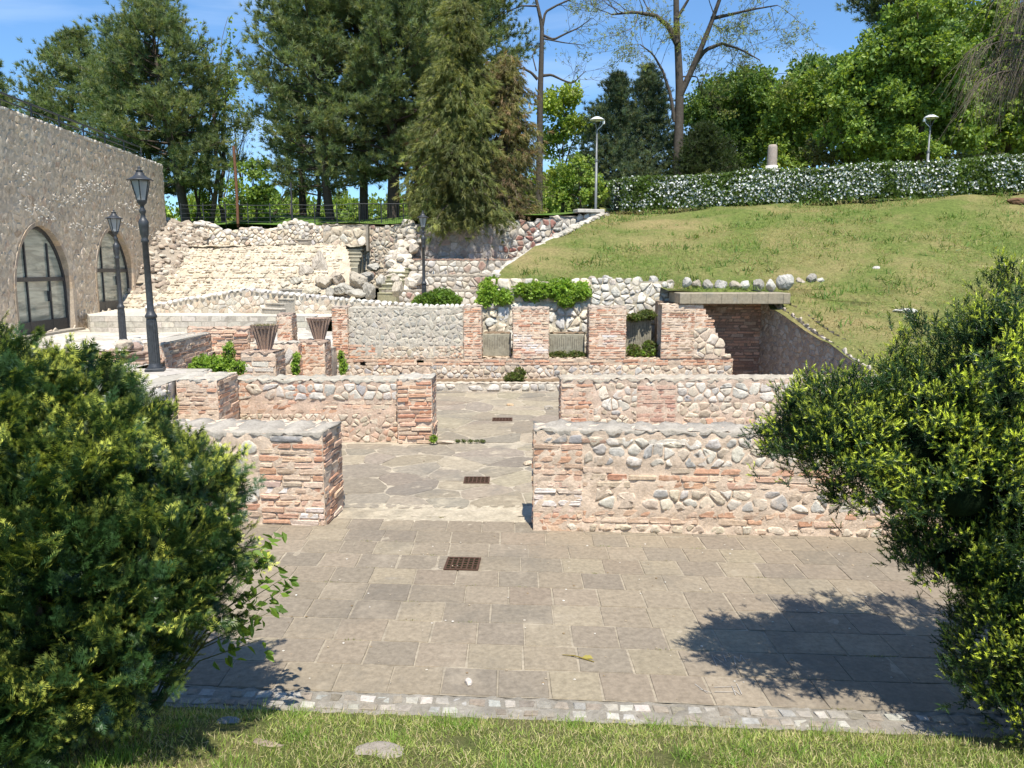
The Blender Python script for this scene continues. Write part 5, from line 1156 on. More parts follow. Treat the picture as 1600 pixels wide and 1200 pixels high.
def pine_at(px, Y, pytop, R, cbpy, label, seed, pxtop=None, **kw):
    b = gbase(px, Y); H = top_h(px, pytop, Y, b); cb = max(.5, top_h(px, cbpy, Y, b)); lx = 0 if pxtop is None else (at(pxtop, pytop, Y).x - b.x)
    return pine(b, H, R, cb, label, seed, lean=(lx, 0), **kw)
pine_at(292, 43, -4, 3.6, 285, 'broad pine with a rounded crown above the end of the fortress wall', 51, pxtop=232, n_whorl=17, tr=.26)
pine_at(262, 45.5, 70, 3.0, 300, 'shorter pine behind the broad rounded pine, its crown low over the wall', 59, pxtop=200, n_whorl=13)
pine_at(110, 50, 48, 3.0, 300, 'dark pine over the middle of the fortress wall', 52, pxtop=112, n_whorl=15)
pine_at(5, 52, 100, 2.0, 330, 'small dark pine at the far left edge, over the fortress wall', 53, n_whorl=12)
pine_at(521, 42, -90, 3.5, 290, 'tall pine with a leaning trunk, leftmost of the middle pine stand', 54, pxtop=468, n_whorl=18)
pine_at(573, 43, -140, 3.6, 270, 'tall pine of the middle stand, its bare trunk leaning left at the fence', 55, pxtop=548, n_whorl=18)
pine_at(616, 42, -120, 3.6, 265, 'thick trunked tall pine, middle of the stand behind the fence', 56, pxtop=600, n_whorl=18, tr=.34)
pine_at(657, 44, -150, 3.6, 240, 'tall dark pine behind the drooping cedar', 57, pxtop=680, n_whorl=18)
pine_at(745, 47, -120, 3.3, 200, 'tall dark pine at the right end of the pine stand', 58, pxtop=722, n_whorl=17)
pine_at(478, 50, 30, 2.3, 300, 'slender pine with a straight trunk farther back in the stand', 60, n_whorl=13)
BLUE = [(.125, .175, .115), (.15, .20, .12), (.10, .15, .10), (.18, .21, .11)]
pine_at(958, 50, 118, 3.0, 330, 'dark blue green conifer, left of two behind the first park lamp', 61, shape='cone', n_whorl=18, pal=BLUE, bare=.12, tr=.14, tuft=.26, dens=1.25, group='blue green conifers')
pine_at(1008, 51, 106, 3.1, 330, 'dark blue green conifer, right of two, beside the big forked tree', 62, shape='cone', n_whorl=18, pal=BLUE, bare=.12, tr=.14, tuft=.26, dens=1.25, group='blue green conifers')
pine_at(1092, 48, 200, 2.8, 315, 'low olive conifer right of the forked tree trunk, behind the hedge', 63, shape='cone', n_whorl=11, pal=[(.06, .085, .03), (.045, .07, .025)], bare=.1, tr=.1, tuft=.25, dens=1.2, group='blue green conifers')
pine_at(1395, 46, -60, 3.0, 40, 'dark conifer top above the big maple', 64, n_whorl=12, pal=BLUE+PINEC, tr=.2, group='blue green conifers')

# ---- drooping cedars over the wall
def cedar(loc, H, R, label, seed, pal, nb=150, twig=.6, dens=1.0):
    rng = np.random.default_rng(seed); root = thing('cedar_tree', loc, label, 'cedar tree', 'drooping golden cedars'); mbt, mbc = MB(), MB()
    mbt.tube([(0, 0, -.3), (.1, 0, H*.4), (0, .1, H)], [.24, .16, .02], 9, (.10, .08, .065))
    P, N = [], []
    for k in range(nb):
        f = rng.uniform(0, 1)**1.15; z = .1 + H*.97*f; a = rng.uniform(0, 6.28); L = (R*(1 - f)**.5*(.55 + .45*math.sin(f*9 + seed + a*2)**2) + .25)*rng.uniform(.75, 1.15)
        d = np.array([math.cos(a), math.sin(a), 0]); ts = np.linspace(0, 1, 6); pts = np.array([(0, 0, z)]) + d*L*ts[:, None] + np.array([0, 0, 1])*(.16*L*ts - .55*L*ts**2)[:, None]
        mbt.tube(pts, np.linspace(.04, .008, 6), 4, (.13, .10, .08)); n_ = int((14 + 26*L)*dens); t = rng.uniform(.15, 1.02, n_)
        q = np.stack([np.interp(t, ts, pts[:, i]) for i in range(3)], 1); sp = rng.normal(0, 1, (n_, 3))*np.array([.24, .24, .10])*(.4 + .8*t[:, None]); q = q + sp; q[:, 2] -= np.abs(rng.normal(0, .16, n_))
        P.append(q); N.append(np.tile(d*.5 + np.array([0, 0, -.75]), (n_, 1)) + sp*1.2)
    P, N = np.concatenate(P), np.concatenate(N); R_ = rand_rot(len(P), rng, N, .3); S_ = .34*rng.uniform(.6, 1.3, len(P)); C = pick(pal, len(P), rng, .15)*(1 + .25*NZ(P*.5)[:, None]); idx = rng.integers(0, 3, len(P))
    for k in range(3):
        m = idx == k; tv = TT[k][0]*np.array([.55, 1.0, .55]); mbc.inst(tv, TT[k][1], R_[m]*S_[m][:, None, None], P[m], np.clip(C[m], .01, 1))
    if twig:   # bare grey twigs low in the crown
        for k in range(int(60*twig)):
            a = rng.uniform(math.pi, 2*math.pi); z = rng.uniform(.2, H*.25); L = rng.uniform(.8, 1.9); d = np.array([math.cos(a), math.sin(a), rng.normal(-.2, .3)]); mbt.tube([np.array([0, 0, z]), np.array([0, 0, z]) + d*L*.5 + rng.normal(0, .1, 3), np.array([0, 0, z]) + d*L*1.1 + np.array([0, 0, -.3])], [.018, .012, .005], 4, (.26, .22, .19))
    mbt.build('trunk', M['bark'], parent=root); mbc.build('crown', M['pine'], parent=root)
GOLD = [(.21, .235, .075), (.18, .21, .07), (.27, .28, .09), (.14, .17, .06)]
def cedar_at(px, Y, pytop, R, *a, **k): b = gbase(px, Y); cedar(b, top_h(px, pytop, Y, b), R, *a, **k)
cedar_at(718, 37.0, -10, 2.5, 'drooping golden green cedar overhanging the theatre wall, left of two', 71, GOLD, nb=300)
cedar_at(790, 38.2, 80, 2.0, 'brownish drooping cedar with bare grey twigs, right of two', 72, [(.27, .24, .10), (.23, .225, .085), (.30, .215, .12), (.19, .195, .075)], nb=190, twig=1.6)
cedar_at(672, 37.6, 205, 1.1, 'small drooping cedar with a rusty brown top, left below the golden one', 73, GOLD[1:] + [(.10, .07, .035)], nb=70, twig=.2)

# ---- broad-leaved trees
def broad(loc, H, lumps, label, seed, pal, n=1500, size=.42, trunk=.2, dark=None, group='broad leaved park trees', name='leafy_tree', fork=.45, shell=(.45, 1.05), bark=(.09, .07, .055)):
    rng = np.random.default_rng(seed); root = thing(name, loc, label, 'tree', group); mbt, mbc = MB(), MB()
    L = np.array(lumps, float)
    mbt.tube([(0, 0, -.3), (.06, 0, H*fork*.5), (0, .05, H*fork)], [trunk, trunk*.82, trunk*.7], 9, bark)
    for l in L:
        c = l[:3]; m_ = c*np.array([.45, .45, .5]) + np.array([0, 0, H*fork*.5]); mbt.tube([(0, 0, H*fork*rng.uniform(.6, 1)), m_, c, c + (c - m_)*.4], [trunk*.5, trunk*.32, trunk*.18, .015], 6, bark)
        for _ in range(4):
            e = c + rng.normal(0, .6, 3)*l[3:6]; mbt.tube([c*.6 + m_*.4, (c + e)/2 + rng.normal(0, .15, 3), e], [trunk*.18, trunk*.1, .012], 4, bark)
    # sub-clumps on each lump: uneven outline with gaps
    P, N = [], []
    for l in L:
        k = max(5, int(11*(l[3]*l[5])**.8)); u = rng.normal(size=(k, 3)); u /= np.linalg.norm(u, axis=1)[:, None]; cc = l[:3] + u*l[3:6]*rng.uniform(.55, 1.0, (k, 1)); rr = rng.uniform(.28, .48, k)*min(l[3], l[5])
        for c, r in zip(cc, rr):
            m = int(max(10, 36*r**1.15*n/1500)); v = rng.normal(size=(m, 3)); v /= np.linalg.norm(v, axis=1)[:, None]; P.append(c + v*r*rng.uniform(.5, 1.25, (m, 1))*np.array([1.2, 1.2, .75])); N.append(v*.7 + np.array([0, 0, .7]))
    P, N = np.concatenate(P), np.concatenate(N); leaf_cloud(mbc, P, N, size, pal, rng)
    mbt.build('trunk', M['bark'], parent=root); mbc.build('crown', M['leaf'], parent=root); return root
G_MID = [(.21, .31, .06), (.25, .35, .07), (.16, .25, .055)]; G_LIGHT = [(.33, .42, .08), (.28, .38, .07), (.38, .46, .10)]; G_DARK = [(.14, .225, .06), (.17, .26, .07), (.11, .18, .05)]
def broad_at(px, Y, blobs, label, seed, pal, **kw):
    b = gbase(px, Y); L = []
    for (x, y, r, ry) in blobs: p = at(x, y, Y); k = Y/1200; L.append((p.x - b.x, random.uniform(-.8, .8), p.z - b.z, r*k, r*k*1.0, ry*k))
    broad(b, max(l[2] for l in L), L, label, seed, pal, **kw)
broad_at(878, 52, [(880, 165, 32, 30), (868, 215, 28, 30), (895, 255, 28, 34), (870, 290, 30, 28), (905, 200, 24, 24)], 'light green tree behind the slim bare tree', 81, G_LIGHT, trunk=.14)
broad_at(1150, 54, [(1150, 150, 50, 36), (1105, 190, 40, 40), (1185, 190, 40, 44), (1130, 235, 48, 36), (1175, 260, 42, 28), (1095, 250, 34, 34), (1170, 130, 34, 24)], 'dark green dense tree behind the hedge, left of the column stub', 82, G_DARK+G_MID[:1], n=1900, trunk=.25)
broad_at(1265, 50, [(1255, 155, 40, 40), (1290, 175, 38, 40), (1235, 215, 36, 36), (1280, 225, 40, 30), (1320, 160, 30, 36), (1225, 255, 28, 24)], 'bright green tree behind the column stub, left of the big maple', 83, G_LIGHT+G_MID, trunk=.16)
broad_at(1425, 44, [(1400, 80, 55, 48), (1450, 110, 60, 46), (1355, 120, 46, 38), (1390, 165, 62, 38), (1470, 175, 55, 42), (1350, 205, 50, 34), (1420, 225, 60, 30), (1500, 215, 40, 30), (1425, 40, 48, 36), (1335, 165, 40, 26)], 'big spreading maple behind the right park lamp', 84, G_MID+G_LIGHT[1:2]+G_DARK[1:2], n=1900, trunk=.30, fork=.6)
broad_at(1560, 46, [(1550, 110, 50, 44), (1590, 160, 50, 50), (1525, 190, 44, 40), (1580, 225, 46, 30), (1620, 80, 50, 50), (1500, 150, 40, 34), (1560, 40, 54, 40)], 'leafy green tree at the right edge behind the drooping twigs', 85, G_MID+G_LIGHT[:1], n=1700, trunk=.22)
broad_at(402, 41, [(400, 290, 30, 30), (385, 322, 28, 20), (420, 312, 26, 28), (402, 266, 22, 18)], 'rounded green shrub at the fence right of the rusty pole', 86, G_MID, name='shrub', trunk=.07, size=.32, n=1900)
broad_at(1300, 47, [(1298, 215, 30, 26), (1330, 228, 30, 20), (1268, 238, 26, 20), (1300, 250, 44, 14)], 'small greyish sparse tree behind the hedge, right of the column stub', 87, [(.13, .155, .05), (.16, .15, .07), (.11, .13, .045)], trunk=.06, size=.26, n=800)
broad_at(640, 58, [(630, 190, 20, 24), (640, 215, 16, 20), (625, 240, 18, 18)], 'bright green tree glimpsed through the pine stand', 88, G_LIGHT, trunk=.12)
broad_at(905, 47, [(905, 268, 34, 26), (880, 300, 30, 20), (925, 300, 26, 22)], 'low bright green bush tree at the foot of the blue green conifers', 89, G_LIGHT[1:]+G_MID, trunk=.08, size=.34, n=1700)
broad_at(1600, 60, [(1300, 130, 60, 40), (1500, 90, 80, 60), (1220, 200, 60, 50), (1400, 210, 90, 50), (1600, 200, 90, 60)], 'dark wood edge behind the maple and the leafy trees', 90, G_DARK, n=1300, size=.6, trunk=.3)
broad_at(1510, 42, [(1510, 245, 34, 8), (1490, 247, 22, 7), (1530, 247, 22, 7)], 'flat topped clipped shrub just above the hedge at right', 91, [(.10, .12, .04), (.13, .14, .05)], name='shrub', trunk=.05, size=.2, n=2600)
broad_at(1125, 42, [(1125, 273, 24, 8), (1148, 277, 18, 6), (1100, 278, 18, 6)], 'flat topped clipped shrub just above the hedge, left of the column stub', 92, [(.10, .12, .04), (.13, .14, .05)], name='shrub', trunk=.05, size=.2, n=2600)

# far greenery beyond the edge of the park
b = gbase(330, 95); far = None
for k, (px, Y, sc_) in enumerate(((300, 92, 1.0), (338, 99, .8), (395, 104, 1.1), (440, 96, .8), (470, 110, 1.0), (545, 98, .8), (600, 108, 1.0), (640, 97, .75), (690, 105, 1.1), (850, 100, 1.2), (925, 96, 1.1), (315, 66, .75), (362, 70, .7), (425, 64, .75), (462, 72, .8), (500, 66, .62), (535, 74, .85), (583, 68, .7), (622, 72, .8), (655, 65, .75), (835, 66, .8))):
    b = gbase(px, Y); b.z -= 1.2
    if far is None:
        broad(b, 3.5, [(0, 0, 2.6, 2.2, 1.8, 1.3), (1.7, .3, 2.0, 1.5, 1.4, 1.0), (-1.6, -.2, 1.9, 1.6, 1.4, 1.0), (.4, 0, 3.5, 1.2, 1.2, .8)], 'far low green tree beyond the edge of the park', 93, G_MID+G_LIGHT[:1], n=900, size=.55, trunk=.15, group='far low trees beyond the park'); far = [o for o in bpy.data.objects if o.get('label') == 'far low green tree beyond the edge of the park'][0]; c = far
    else: c = copy_tree(far)
    c.location = b; c.scale = (sc_*1.6, sc_, sc_*1.75); c.rotation_euler.z = k*1.3

# ---- sparse spring trees
def spring_tree(px, Y, base_r, L0, label, seed, depth, leaf, pal, first=None, lean=(0, 0, 1), name='bare_tree', **kw):
    rng = np.random.default_rng(seed); b = gbase(px, Y); root = thing(name, b, label, 'tree', 'sparse spring trees'); mbt = MB(); tips = []
    if first:   # explicit trunk and limbs in picture terms: list of polylines with radii
        for pl, r0, r1 in first:
            pts = np.array([np.array(at(x, y, Y)) - np.array(b) for x, y in pl]); pts[:, 1] += np.cumsum(rng.normal(0, .12, len(pts)))*(0 if pl is first[0][0] else 1)
            tt = np.linspace(0, 1, len(pts)); t2 = np.linspace(0, 1, len(pts)*3); q = np.stack([np.interp(t2, tt, pts[:, i]) for i in range(3)], 1); mbt.tube(q, np.linspace(r0, r1, len(q)), 8, (.085, .072, .06))
            n_ = max(2, int(len(q)*.55))
            for i in range(len(q) - n_, len(q)):
                if r0 > .2 and i < len(q) - 3: continue
                d = q[min(i+1, len(q)-1)] - q[i-1]; d /= np.linalg.norm(d) + 1e-9; s = rng.normal(size=3); s /= np.linalg.norm(s); nd = d*.6 + s*.75 + np.array([0, 0, .15]); nd /= np.linalg.norm(nd)
                branch_tree(mbt, q[i], nd, L0*rng.uniform(.6, 1.1), max(.012, r1*.6), depth, rng, tips, min_r=.007, **kw)
    else: branch_tree(mbt, (0, 0, -.2), np.array(lean, float), L0, base_r, depth, rng, tips, min_r=.007, **kw)
    mbt.build('trunk', M['bark'], parent=root)
    if leaf:
        mbc = MB(); P = np.array([t[0] for t in tips]); N = np.array([t[1] for t in tips]); k = rng.integers(0, len(P), int(len(P)*leaf)); leaf_cloud(mbc, P[k] + rng.normal(0, .16, (len(k), 3)), N[k] + np.array([0, 0, .4]), .13, pal, rng); mbc.build('crown', M['leaf'], parent=root)
YG = [(.30, .34, .10), (.36, .39, .13), (.25, .30, .08)]
spring_tree(1060, 48, .4, 1.75, 'big forked tree with thin spring leaves, rising above the hedge', 201, 4, 1.1, YG, first=[
    ([(1058, 318), (1059, 250), (1061, 190), (1062, 140), (1060, 90), (1057, 40), (1056, -40), (1058, -120)], .34, .12),
    ([(1062, 150), (1078, 115), (1093, 78), (1108, 40), (1122, 0), (1135, -50), (1150, -110)], .20, .06),
    ([(1085, 100), (1104, 76), (1130, 66), (1160, 75), (1190, 92)], .15, .03), ([(1057, 70), (1044, 42), (1025, 25), (990, 20), (955, 24)], .19, .05), ([(1054, 190), (1048, 150), (1036, 110), (1020, 85), (1000, 70)], .12, .03), ([(1112, 28), (1140, 22), (1175, 15), (1215, 8)], .12, .03), ([(1057, 30), (1075, 0), (1085, -40)], .1, .04), ([(1062, 120), (1090, 118), (1096, 135), (1110, 100)], .05, .02)], kids=(2, 3), spread=.6)
spring_tree(845, 46, .2, 1.2, 'slim bare tree with crooked branches, right of the cedars', 202, 2, .35, YG, first=[
    ([(842, 330), (843, 250), (844, 150), (846, 90), (847, 40), (838, 0), (828, -40)], .22, .06), ([(847, 45), (852, 18), (870, 8), (890, 0), (905, -12)], .08, .03), ([(848, 55), (865, 62), (885, 52), (905, 42), (925, 28)], .08, .02), ([(840, 125), (830, 115), (815, 108), (800, 115)], .10, .03), ([(848, 118), (862, 116), (880, 124), (895, 130), (915, 110)], .09, .02), ([(838, 110), (832, 85), (843, 65)], .04, .02), ([(845, 60), (880, 68), (915, 72)], .05, .015), ([(840, 10), (815, 10), (785, 22)], .06, .02)], kids=(2, 3), spread=.7)
for k, (px, Y, h, r, lf, ln, lab) in enumerate(((382, 49, 3.4, .12, 2.2, (-.03, 0, 1), 'feathery pale green spring tree between the two pine groups'), (352, 52, 3.0, .1, 2.0, (.05, 0, 1), 'thin feathery spring tree just left of the rusty pole'), (428, 55, 2.9, .1, 1.6, (.0, 0, 1), 'thin feathery spring tree behind the green shrub'),
        (448, 60, 2.2, .1, .8, (.05, 0, 1), 'small bare tree far behind the fence, left of the pine trunks'), (590, 66, 2.0, .09, .9, (-.1, 0, 1), 'small bare tree far behind the fence, between two pine trunks'), (640, 64, 2.0, .09, .9, (.1, 0, 1), 'small bare tree far behind the fence, right of the thick pine trunk'), (545, 68, 2.0, .08, .8, (0, 0, 1), 'small bare tree far behind the fence, left of the leaning trunk'))):
    spring_tree(px, Y, r, h, lab, 210 + k, 5 if k < 3 else 4, lf, YG, lean=ln, kids=(2, 3), spread=.42, up=.35)
for k, (px, Y, top, r, lab, iv) in enumerate(((318, 46, 268, .10, 'slim grey trunk nearest the broad rounded pine', 0), (327, 44, 255, .16, 'trunk wrapped in bright ivy behind the fence, left of the rusty pole', 1), (350, 46, 250, .16, 'dark straight trunk beside the rusty pole, on its left', 0), (303, 48, 280, .09, 'thin pale leaning trunk beside the broad rounded pine', 0), (497, 47, 275, .14, 'dark trunk between slender pine and leaning pine', 0))):
    b = gbase(px, Y); h = top_h(px, top - 130, Y, b); rng = np.random.default_rng(230 + k); T = thing('slim_tree', b, lab, 'tree', 'slim trunks behind the fence'); mb = MB(); tips = []
    branch_tree(mb, (0, 0, -.2), (rng.normal(0, .06), 0, 1), h*.55, r, 3, rng, tips, spread=.4, up=.4, kids=(2, 3), min_r=.008); mb.build('trunk', M['bark'], parent=T)
    mb = MB(); P_ = np.array([t[0] for t in tips]); N_ = np.array([t[1] for t in tips]); q = rng.integers(0, len(P_), 130); leaf_cloud(mb, P_[q] + rng.normal(0, .25, (130, 3)), N_[q], .28, G_MID+G_LIGHT[:1], rng); mb.build('crown', M['leaf'], parent=T)
    if iv:
        mb = MB(); z = rng.uniform(0, h*.5, 420); a = rng.uniform(0, 6.28, 420); d = np.stack([np.cos(a), np.sin(a), 0*a], 1); leaf_cloud(mb, d*(r + .06) + np.stack([0*z, 0*z, z], 1), d, .17, [(.13, .20, .03), (.09, .15, .03)], rng); mb.build('ivy', M['leaf'], parent=T)
# weeping twigs at the upper right
rng = np.random.default_rng(240); b = gbase(1605, 38); T = thing('weeping_tree', b, 'weeping tree with hanging bare twigs in the upper right corner', 'tree'); mb = MB(); mc = MB(); TP = []
hh = top_h(1595, -60, 38, b); mb.tube([(0, 0, -.3), (.05, 0, hh*.5), (-.25, 0, hh*.8), (-.4, 0, hh)], [.26, .22, .18, .12], 9, (.12, .095, .08))
for k in range(20):
    z = hh*rng.uniform(.48, .98); a = rng.uniform(math.pi*.75, math.pi*1.4); L = rng.uniform(1.2, 3.6); ts = np.linspace(0, 1, 8); d = np.array([math.cos(a), math.sin(a)*.8, 0]); pts = np.array([-.3, 0, z]) + d*L*ts[:, None] + np.array([0, 0, 1])*(.5*L*ts - .62*L*ts**2.2)[:, None]; mb.tube(pts, np.linspace(.07, .018, 8), 5, (.15, .12, .095))
    for q in range(44):
        t = rng.uniform(.15, 1); o = np.array([np.interp(t, ts, pts[:, i]) for i in range(3)]); l = rng.uniform(.5, 2.9); w_ = rng.normal(0, .22, 2) + d[:2]*.25; n_ = 6; s = np.linspace(0, 1, n_); pp_ = o + np.stack([w_[0]*s*l + .04*np.sin(s*7 + q), w_[1]*s*l, -l*s**1.25], 1); mb.tube(pp_, np.linspace(.013, .005, n_), 3, (.26, .21, .165))
        TP.append(pp_[rng.integers(1, n_, 4)])
mb.build('trunk', M['bark'], parent=T); TP = np.concatenate(TP); q = rng.integers(0, len(TP), 420); leaf_cloud(mc, TP[q], np.tile([0, 0, -1.], (len(q), 1)), .14, [(.13, .15, .045), (.15, .14, .06)], rng); mc.build('crown', M['leaf'], parent=T)

# ---- flowering hedge
rng = np.random.default_rng(250); T = thing('flowering_hedge', (13, 35.2, 6.2), 'long clipped hedge covered in white blossom along the top of the grass bank', 'hedge'); o0 = np.array(T.location)
XS = np.array([4.7, 24.5]); n = 24000; s = rng.random(n); X = XS[0] + (XS[1] - XS[0])*s
def hy(X): return crestY(X) + .75 
def hz(X): return bank_z(X, hy(X))
HH, HT = 1.36, .62
prof = rng.uniform(0, 1, n); side = prof < .62
u = np.where(side, -HT*1.0, rng.uniform(-HT, HT, n)); v = np.where(side, rng.random(n)**.9*HH, HH); rr = np.where(side & (v > HH*.85), .1, 0)
Pn = np.stack([X, hy(X) + u + rr + rng.normal(0, .05, n) , hz(X) + v + rng.normal(0, .045, n) + .05*np.sin(X*1.3)], 1); Nn = np.where(side[:, None], np.array([0, -1, .3]), np.array([0, -.2, 1.])) 
e = X < XS[0] + .35; Pn[e, 1] += rng.uniform(0, 2*HT, e.sum())*.9; 
mb = MB(); mb_c = np.array([(0, 0)]); leaf_cloud(mb, Pn - o0, Nn, .15, [(.13, .20, .05), (.17, .25, .06), (.10, .155, .04)], rng)
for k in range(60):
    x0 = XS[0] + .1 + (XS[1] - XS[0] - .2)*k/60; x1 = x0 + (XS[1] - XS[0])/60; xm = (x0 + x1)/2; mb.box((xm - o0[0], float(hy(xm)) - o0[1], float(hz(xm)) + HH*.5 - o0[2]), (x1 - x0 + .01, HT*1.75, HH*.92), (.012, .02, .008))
mb.build('foliage', M['leaf'], parent=T)
fp = lambda P: .55*NZ(P*np.array([.55, .8, .8])) + .5*NZ2(P*.5)
sel = (fp(Pn) + rng.normal(0, .35, n) > -.62) & ((v > .12) | (rng.random(n) < .4)); F_ = Pn[sel][:16000] ; Fn = Nn[sel][:16000]
pv = []; pf = []
for i in range(6):
    a = i*1.047; pv += [(0, 0, 0), (.8*math.cos(a - .45), .25, .8*math.sin(a - .45)), (1.05*math.cos(a), .15, 1.05*math.sin(a)), (.8*math.cos(a + .45), .25, .8*math.sin(a + .45))]; pf.append((4*i, 4*i+1, 4*i+2, 4*i+3))
mb = MB(); mb.inst(np.array(pv), np.array(pf), rand_rot(len(F_), rng, Fn, .5)*(.042*rng.uniform(.5, 1.4, len(F_)))[:, None, None], F_ + Fn*.05 - o0, np.full((len(F_), 3), .8)); mb.build('blossom', M['petal'], parent=T)

# ---- ivy, weeds, sapling
def ivy(name, label, lumps, n, size, pal, seed, cat='ivy', group=None):
    rng = np.random.default_rng(seed); P, N = lump_points(lumps, n, rng, (.72, 1.05)); mb = MB(); c = np.mean([l[:3] for l in lumps], 0); leaf_cloud(mb, P - c, N + np.array([0, -.2, .3]), size, pal, rng, .5)
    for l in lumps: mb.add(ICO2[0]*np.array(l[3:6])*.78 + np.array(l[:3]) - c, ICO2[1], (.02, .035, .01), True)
    mb.build(name, M['leaf'], label=label, cat=cat, group=group, loc=None).location = c
IV = [(.23, .36, .045), (.29, .43, .06), (.17, .28, .035), (.33, .45, .08)]
ivy('ivy', 'long mat of bright green ivy hanging over the boulder retaining wall', [lp(835, 455, 23.5, .55, .3, .24), lp(875, 452, 23.5, .5, .32, .26), lp(905, 455, 23.5, .35, .3, .24), lp(885, 468, 23.3, .25, .2, .16), lp(815, 452, 23.6, .25, .25, .15)], 1500, .15, IV, 301)
ivy('ivy', 'bushy bright ivy clump at the left corner of the grass bank, above the first niche', [lp(763, 455, 23.6, .26, .3, .30), lp(785, 466, 23.5, .30, .3, .20), lp(757, 470, 23.5, .18, .25, .2), lp(768, 445, 24, .2, .25, .2)], 800, .15, IV, 302)
ivy('ivy_bush', 'round dark green bush at the foot of the farthest lantern lamp', [lp(690, 467, 30, .55, .5, .34), lp(668, 470, 30, .35, .4, .24), lp(708, 472, 30, .28, .4, .2), lp(655, 473, 30, .2, .3, .16)], 1000, .16, [(.14, .24, .035), (.10, .18, .03), (.18, .28, .045)], 303, cat='bush')
ivy('weed', 'lush green weeds growing before the brick wall left of the larger urn', [lp(318, 572, 15.6, .22, .2, .20), lp(340, 572, 15.6, .25, .2, .18), lp(358, 556, 15.7, .09, .1, .26), lp(371, 575, 15.5, .14, .12, .12), lp(305, 578, 15.5, .12, .12, .10)], 900, .085, IV, 304, cat='weeds', group='weeds on the walls')
ivy('weed', 'narrow green weed between the two urn pedestals', [lp(462, 575, 17.4, .07, .1, .2), lp(463, 560, 17.4, .05, .08, .12)], 160, .08, IV, 305, cat='weeds', group='weeds on the walls')
ivy('weed', 'narrow green weed right of the red brick urn pedestal', [lp(536, 572, 19.5, .08, .1, .2), lp(533, 556, 19.5, .05, .08, .12)], 160, .08, IV, 306, cat='weeds', group='weeds on the walls')
WD = [(.12, .17, .035), (.16, .19, .06), (.10, .14, .03), (.20, .19, .08)]
ivy('weed', 'tuft of weeds on the earth before the back wall, below the first brick pier', [lp(803, 590, 21.2, .26, .12, .10), lp(812, 584, 21.2, .14, .1, .14)], 300, .10, WD, 307, cat='weeds', group='weeds on the walls')
ivy('weed', 'grassy weeds filling the foot of the middle niche', [lp(873, 556, 21.95, .25, .12, .10), lp(900, 556, 21.95, .25, .12, .11)], 420, .09, WD, 308, cat='weeds', group='weeds on the walls')
ivy('weed', 'leafy weeds at the foot of the rightmost niche', [lp(990, 548, 22.1, .16, .15, .14), lp(1015, 545, 22.1, .18, .15, .2), lp(1003, 553, 22.0, .35, .12, .08)], 480, .11, IV[:1]+WD, 309, cat='weeds', group='weeds on the walls')
ivy('weed', 'olive weeds spilling over the top of the concrete block in the rightmost niche', [lp(1010, 492, 22.6, .26, .25, .12), lp(990, 496, 22.5, .2, .2, .08)], 360, .09, WD, 310, cat='weeds', group='weeds on the walls')
ivy('weed', 'small weed at the foot of the eroded brick pier', [lp(677, 686, 14.25, .05, .05, .06)], 70, .05, IV, 311, cat='weeds', group='weeds on the walls')
ivy('weed', 'faint line of grass on the step between the flagstone courts', [lp(715 + 10*k, 689, 14.4, .05, .03, .012) for k in range(5)], 120, .035, WD, 312, cat='weeds', group='weeds on the walls')
ivy('weed', 'dry yellowish grass tuft at the pale threshold', [lp(675, 812, 9.95, .07, .04, .008), lp(688, 811, 9.95, .06, .04, .01)], 130, .03, [(.22, .22, .07), (.26, .23, .10)], 313, cat='weeds', group='weeds on the walls')
loose('root_clump', 1590, 347, 31.5, float(bank_z(np.array(20.8), 31.5)), (.55, .2, .16), (.16, .09, .05), 'brown dead root clump lying on the grass bank at the right edge', 'root clump', 12, 12, 'bark')
# sapling beside the left yew
rng = np.random.default_rng(320); b = Vector((-2.55, 4.85, lawn_z(-2.55, 4.85))); T = thing('sapling', b, 'light green leafy sapling growing out beside the left yew', 'sapling'); mb, mc = MB(), MB(); tv, tf = leaf_template(1, .52, .22); PP, DD = [], []
for px, py in ((432, 838), (447, 885), (428, 870), (437, 925), (415, 940), (398, 975), (440, 905), (420, 905), (410, 860), (424, 955), (405, 1000)):
    e = np.array(at(px, py, 5.1 + rng.uniform(-.15, .15))) - np.array(b); m_ = e*.62 + np.array([-.10, 0, .10]); mb.tube([(0, 0, 0), m_*.6 + rng.normal(0, .02, 3), m_, e], [.010, .007, .005, .002], 5, (.13, .14, .05))
    for k in range(13):
        t = rng.uniform(.35, 1.05); q = m_ + (e - m_)*t + rng.normal(0, .045, 3); PP.append(q); DD.append(np.array([rng.normal(.5, .5), rng.normal(-.2, .4), rng.normal(-.35, .4)]))
PP, DD = np.array(PP), np.array(DD); mc.inst(tv, tf, rand_rot(len(PP), rng, DD, .2)*(.085*rng.uniform(.6, 1.25, len(PP)))[:, None, None], PP, pick([(.16, .27, .035), (.20, .32, .045), (.11, .20, .03)], len(PP), rng)); mb.build('stem', M['bark'], parent=T); mc.build('leaves', M['leaf'], parent=T)

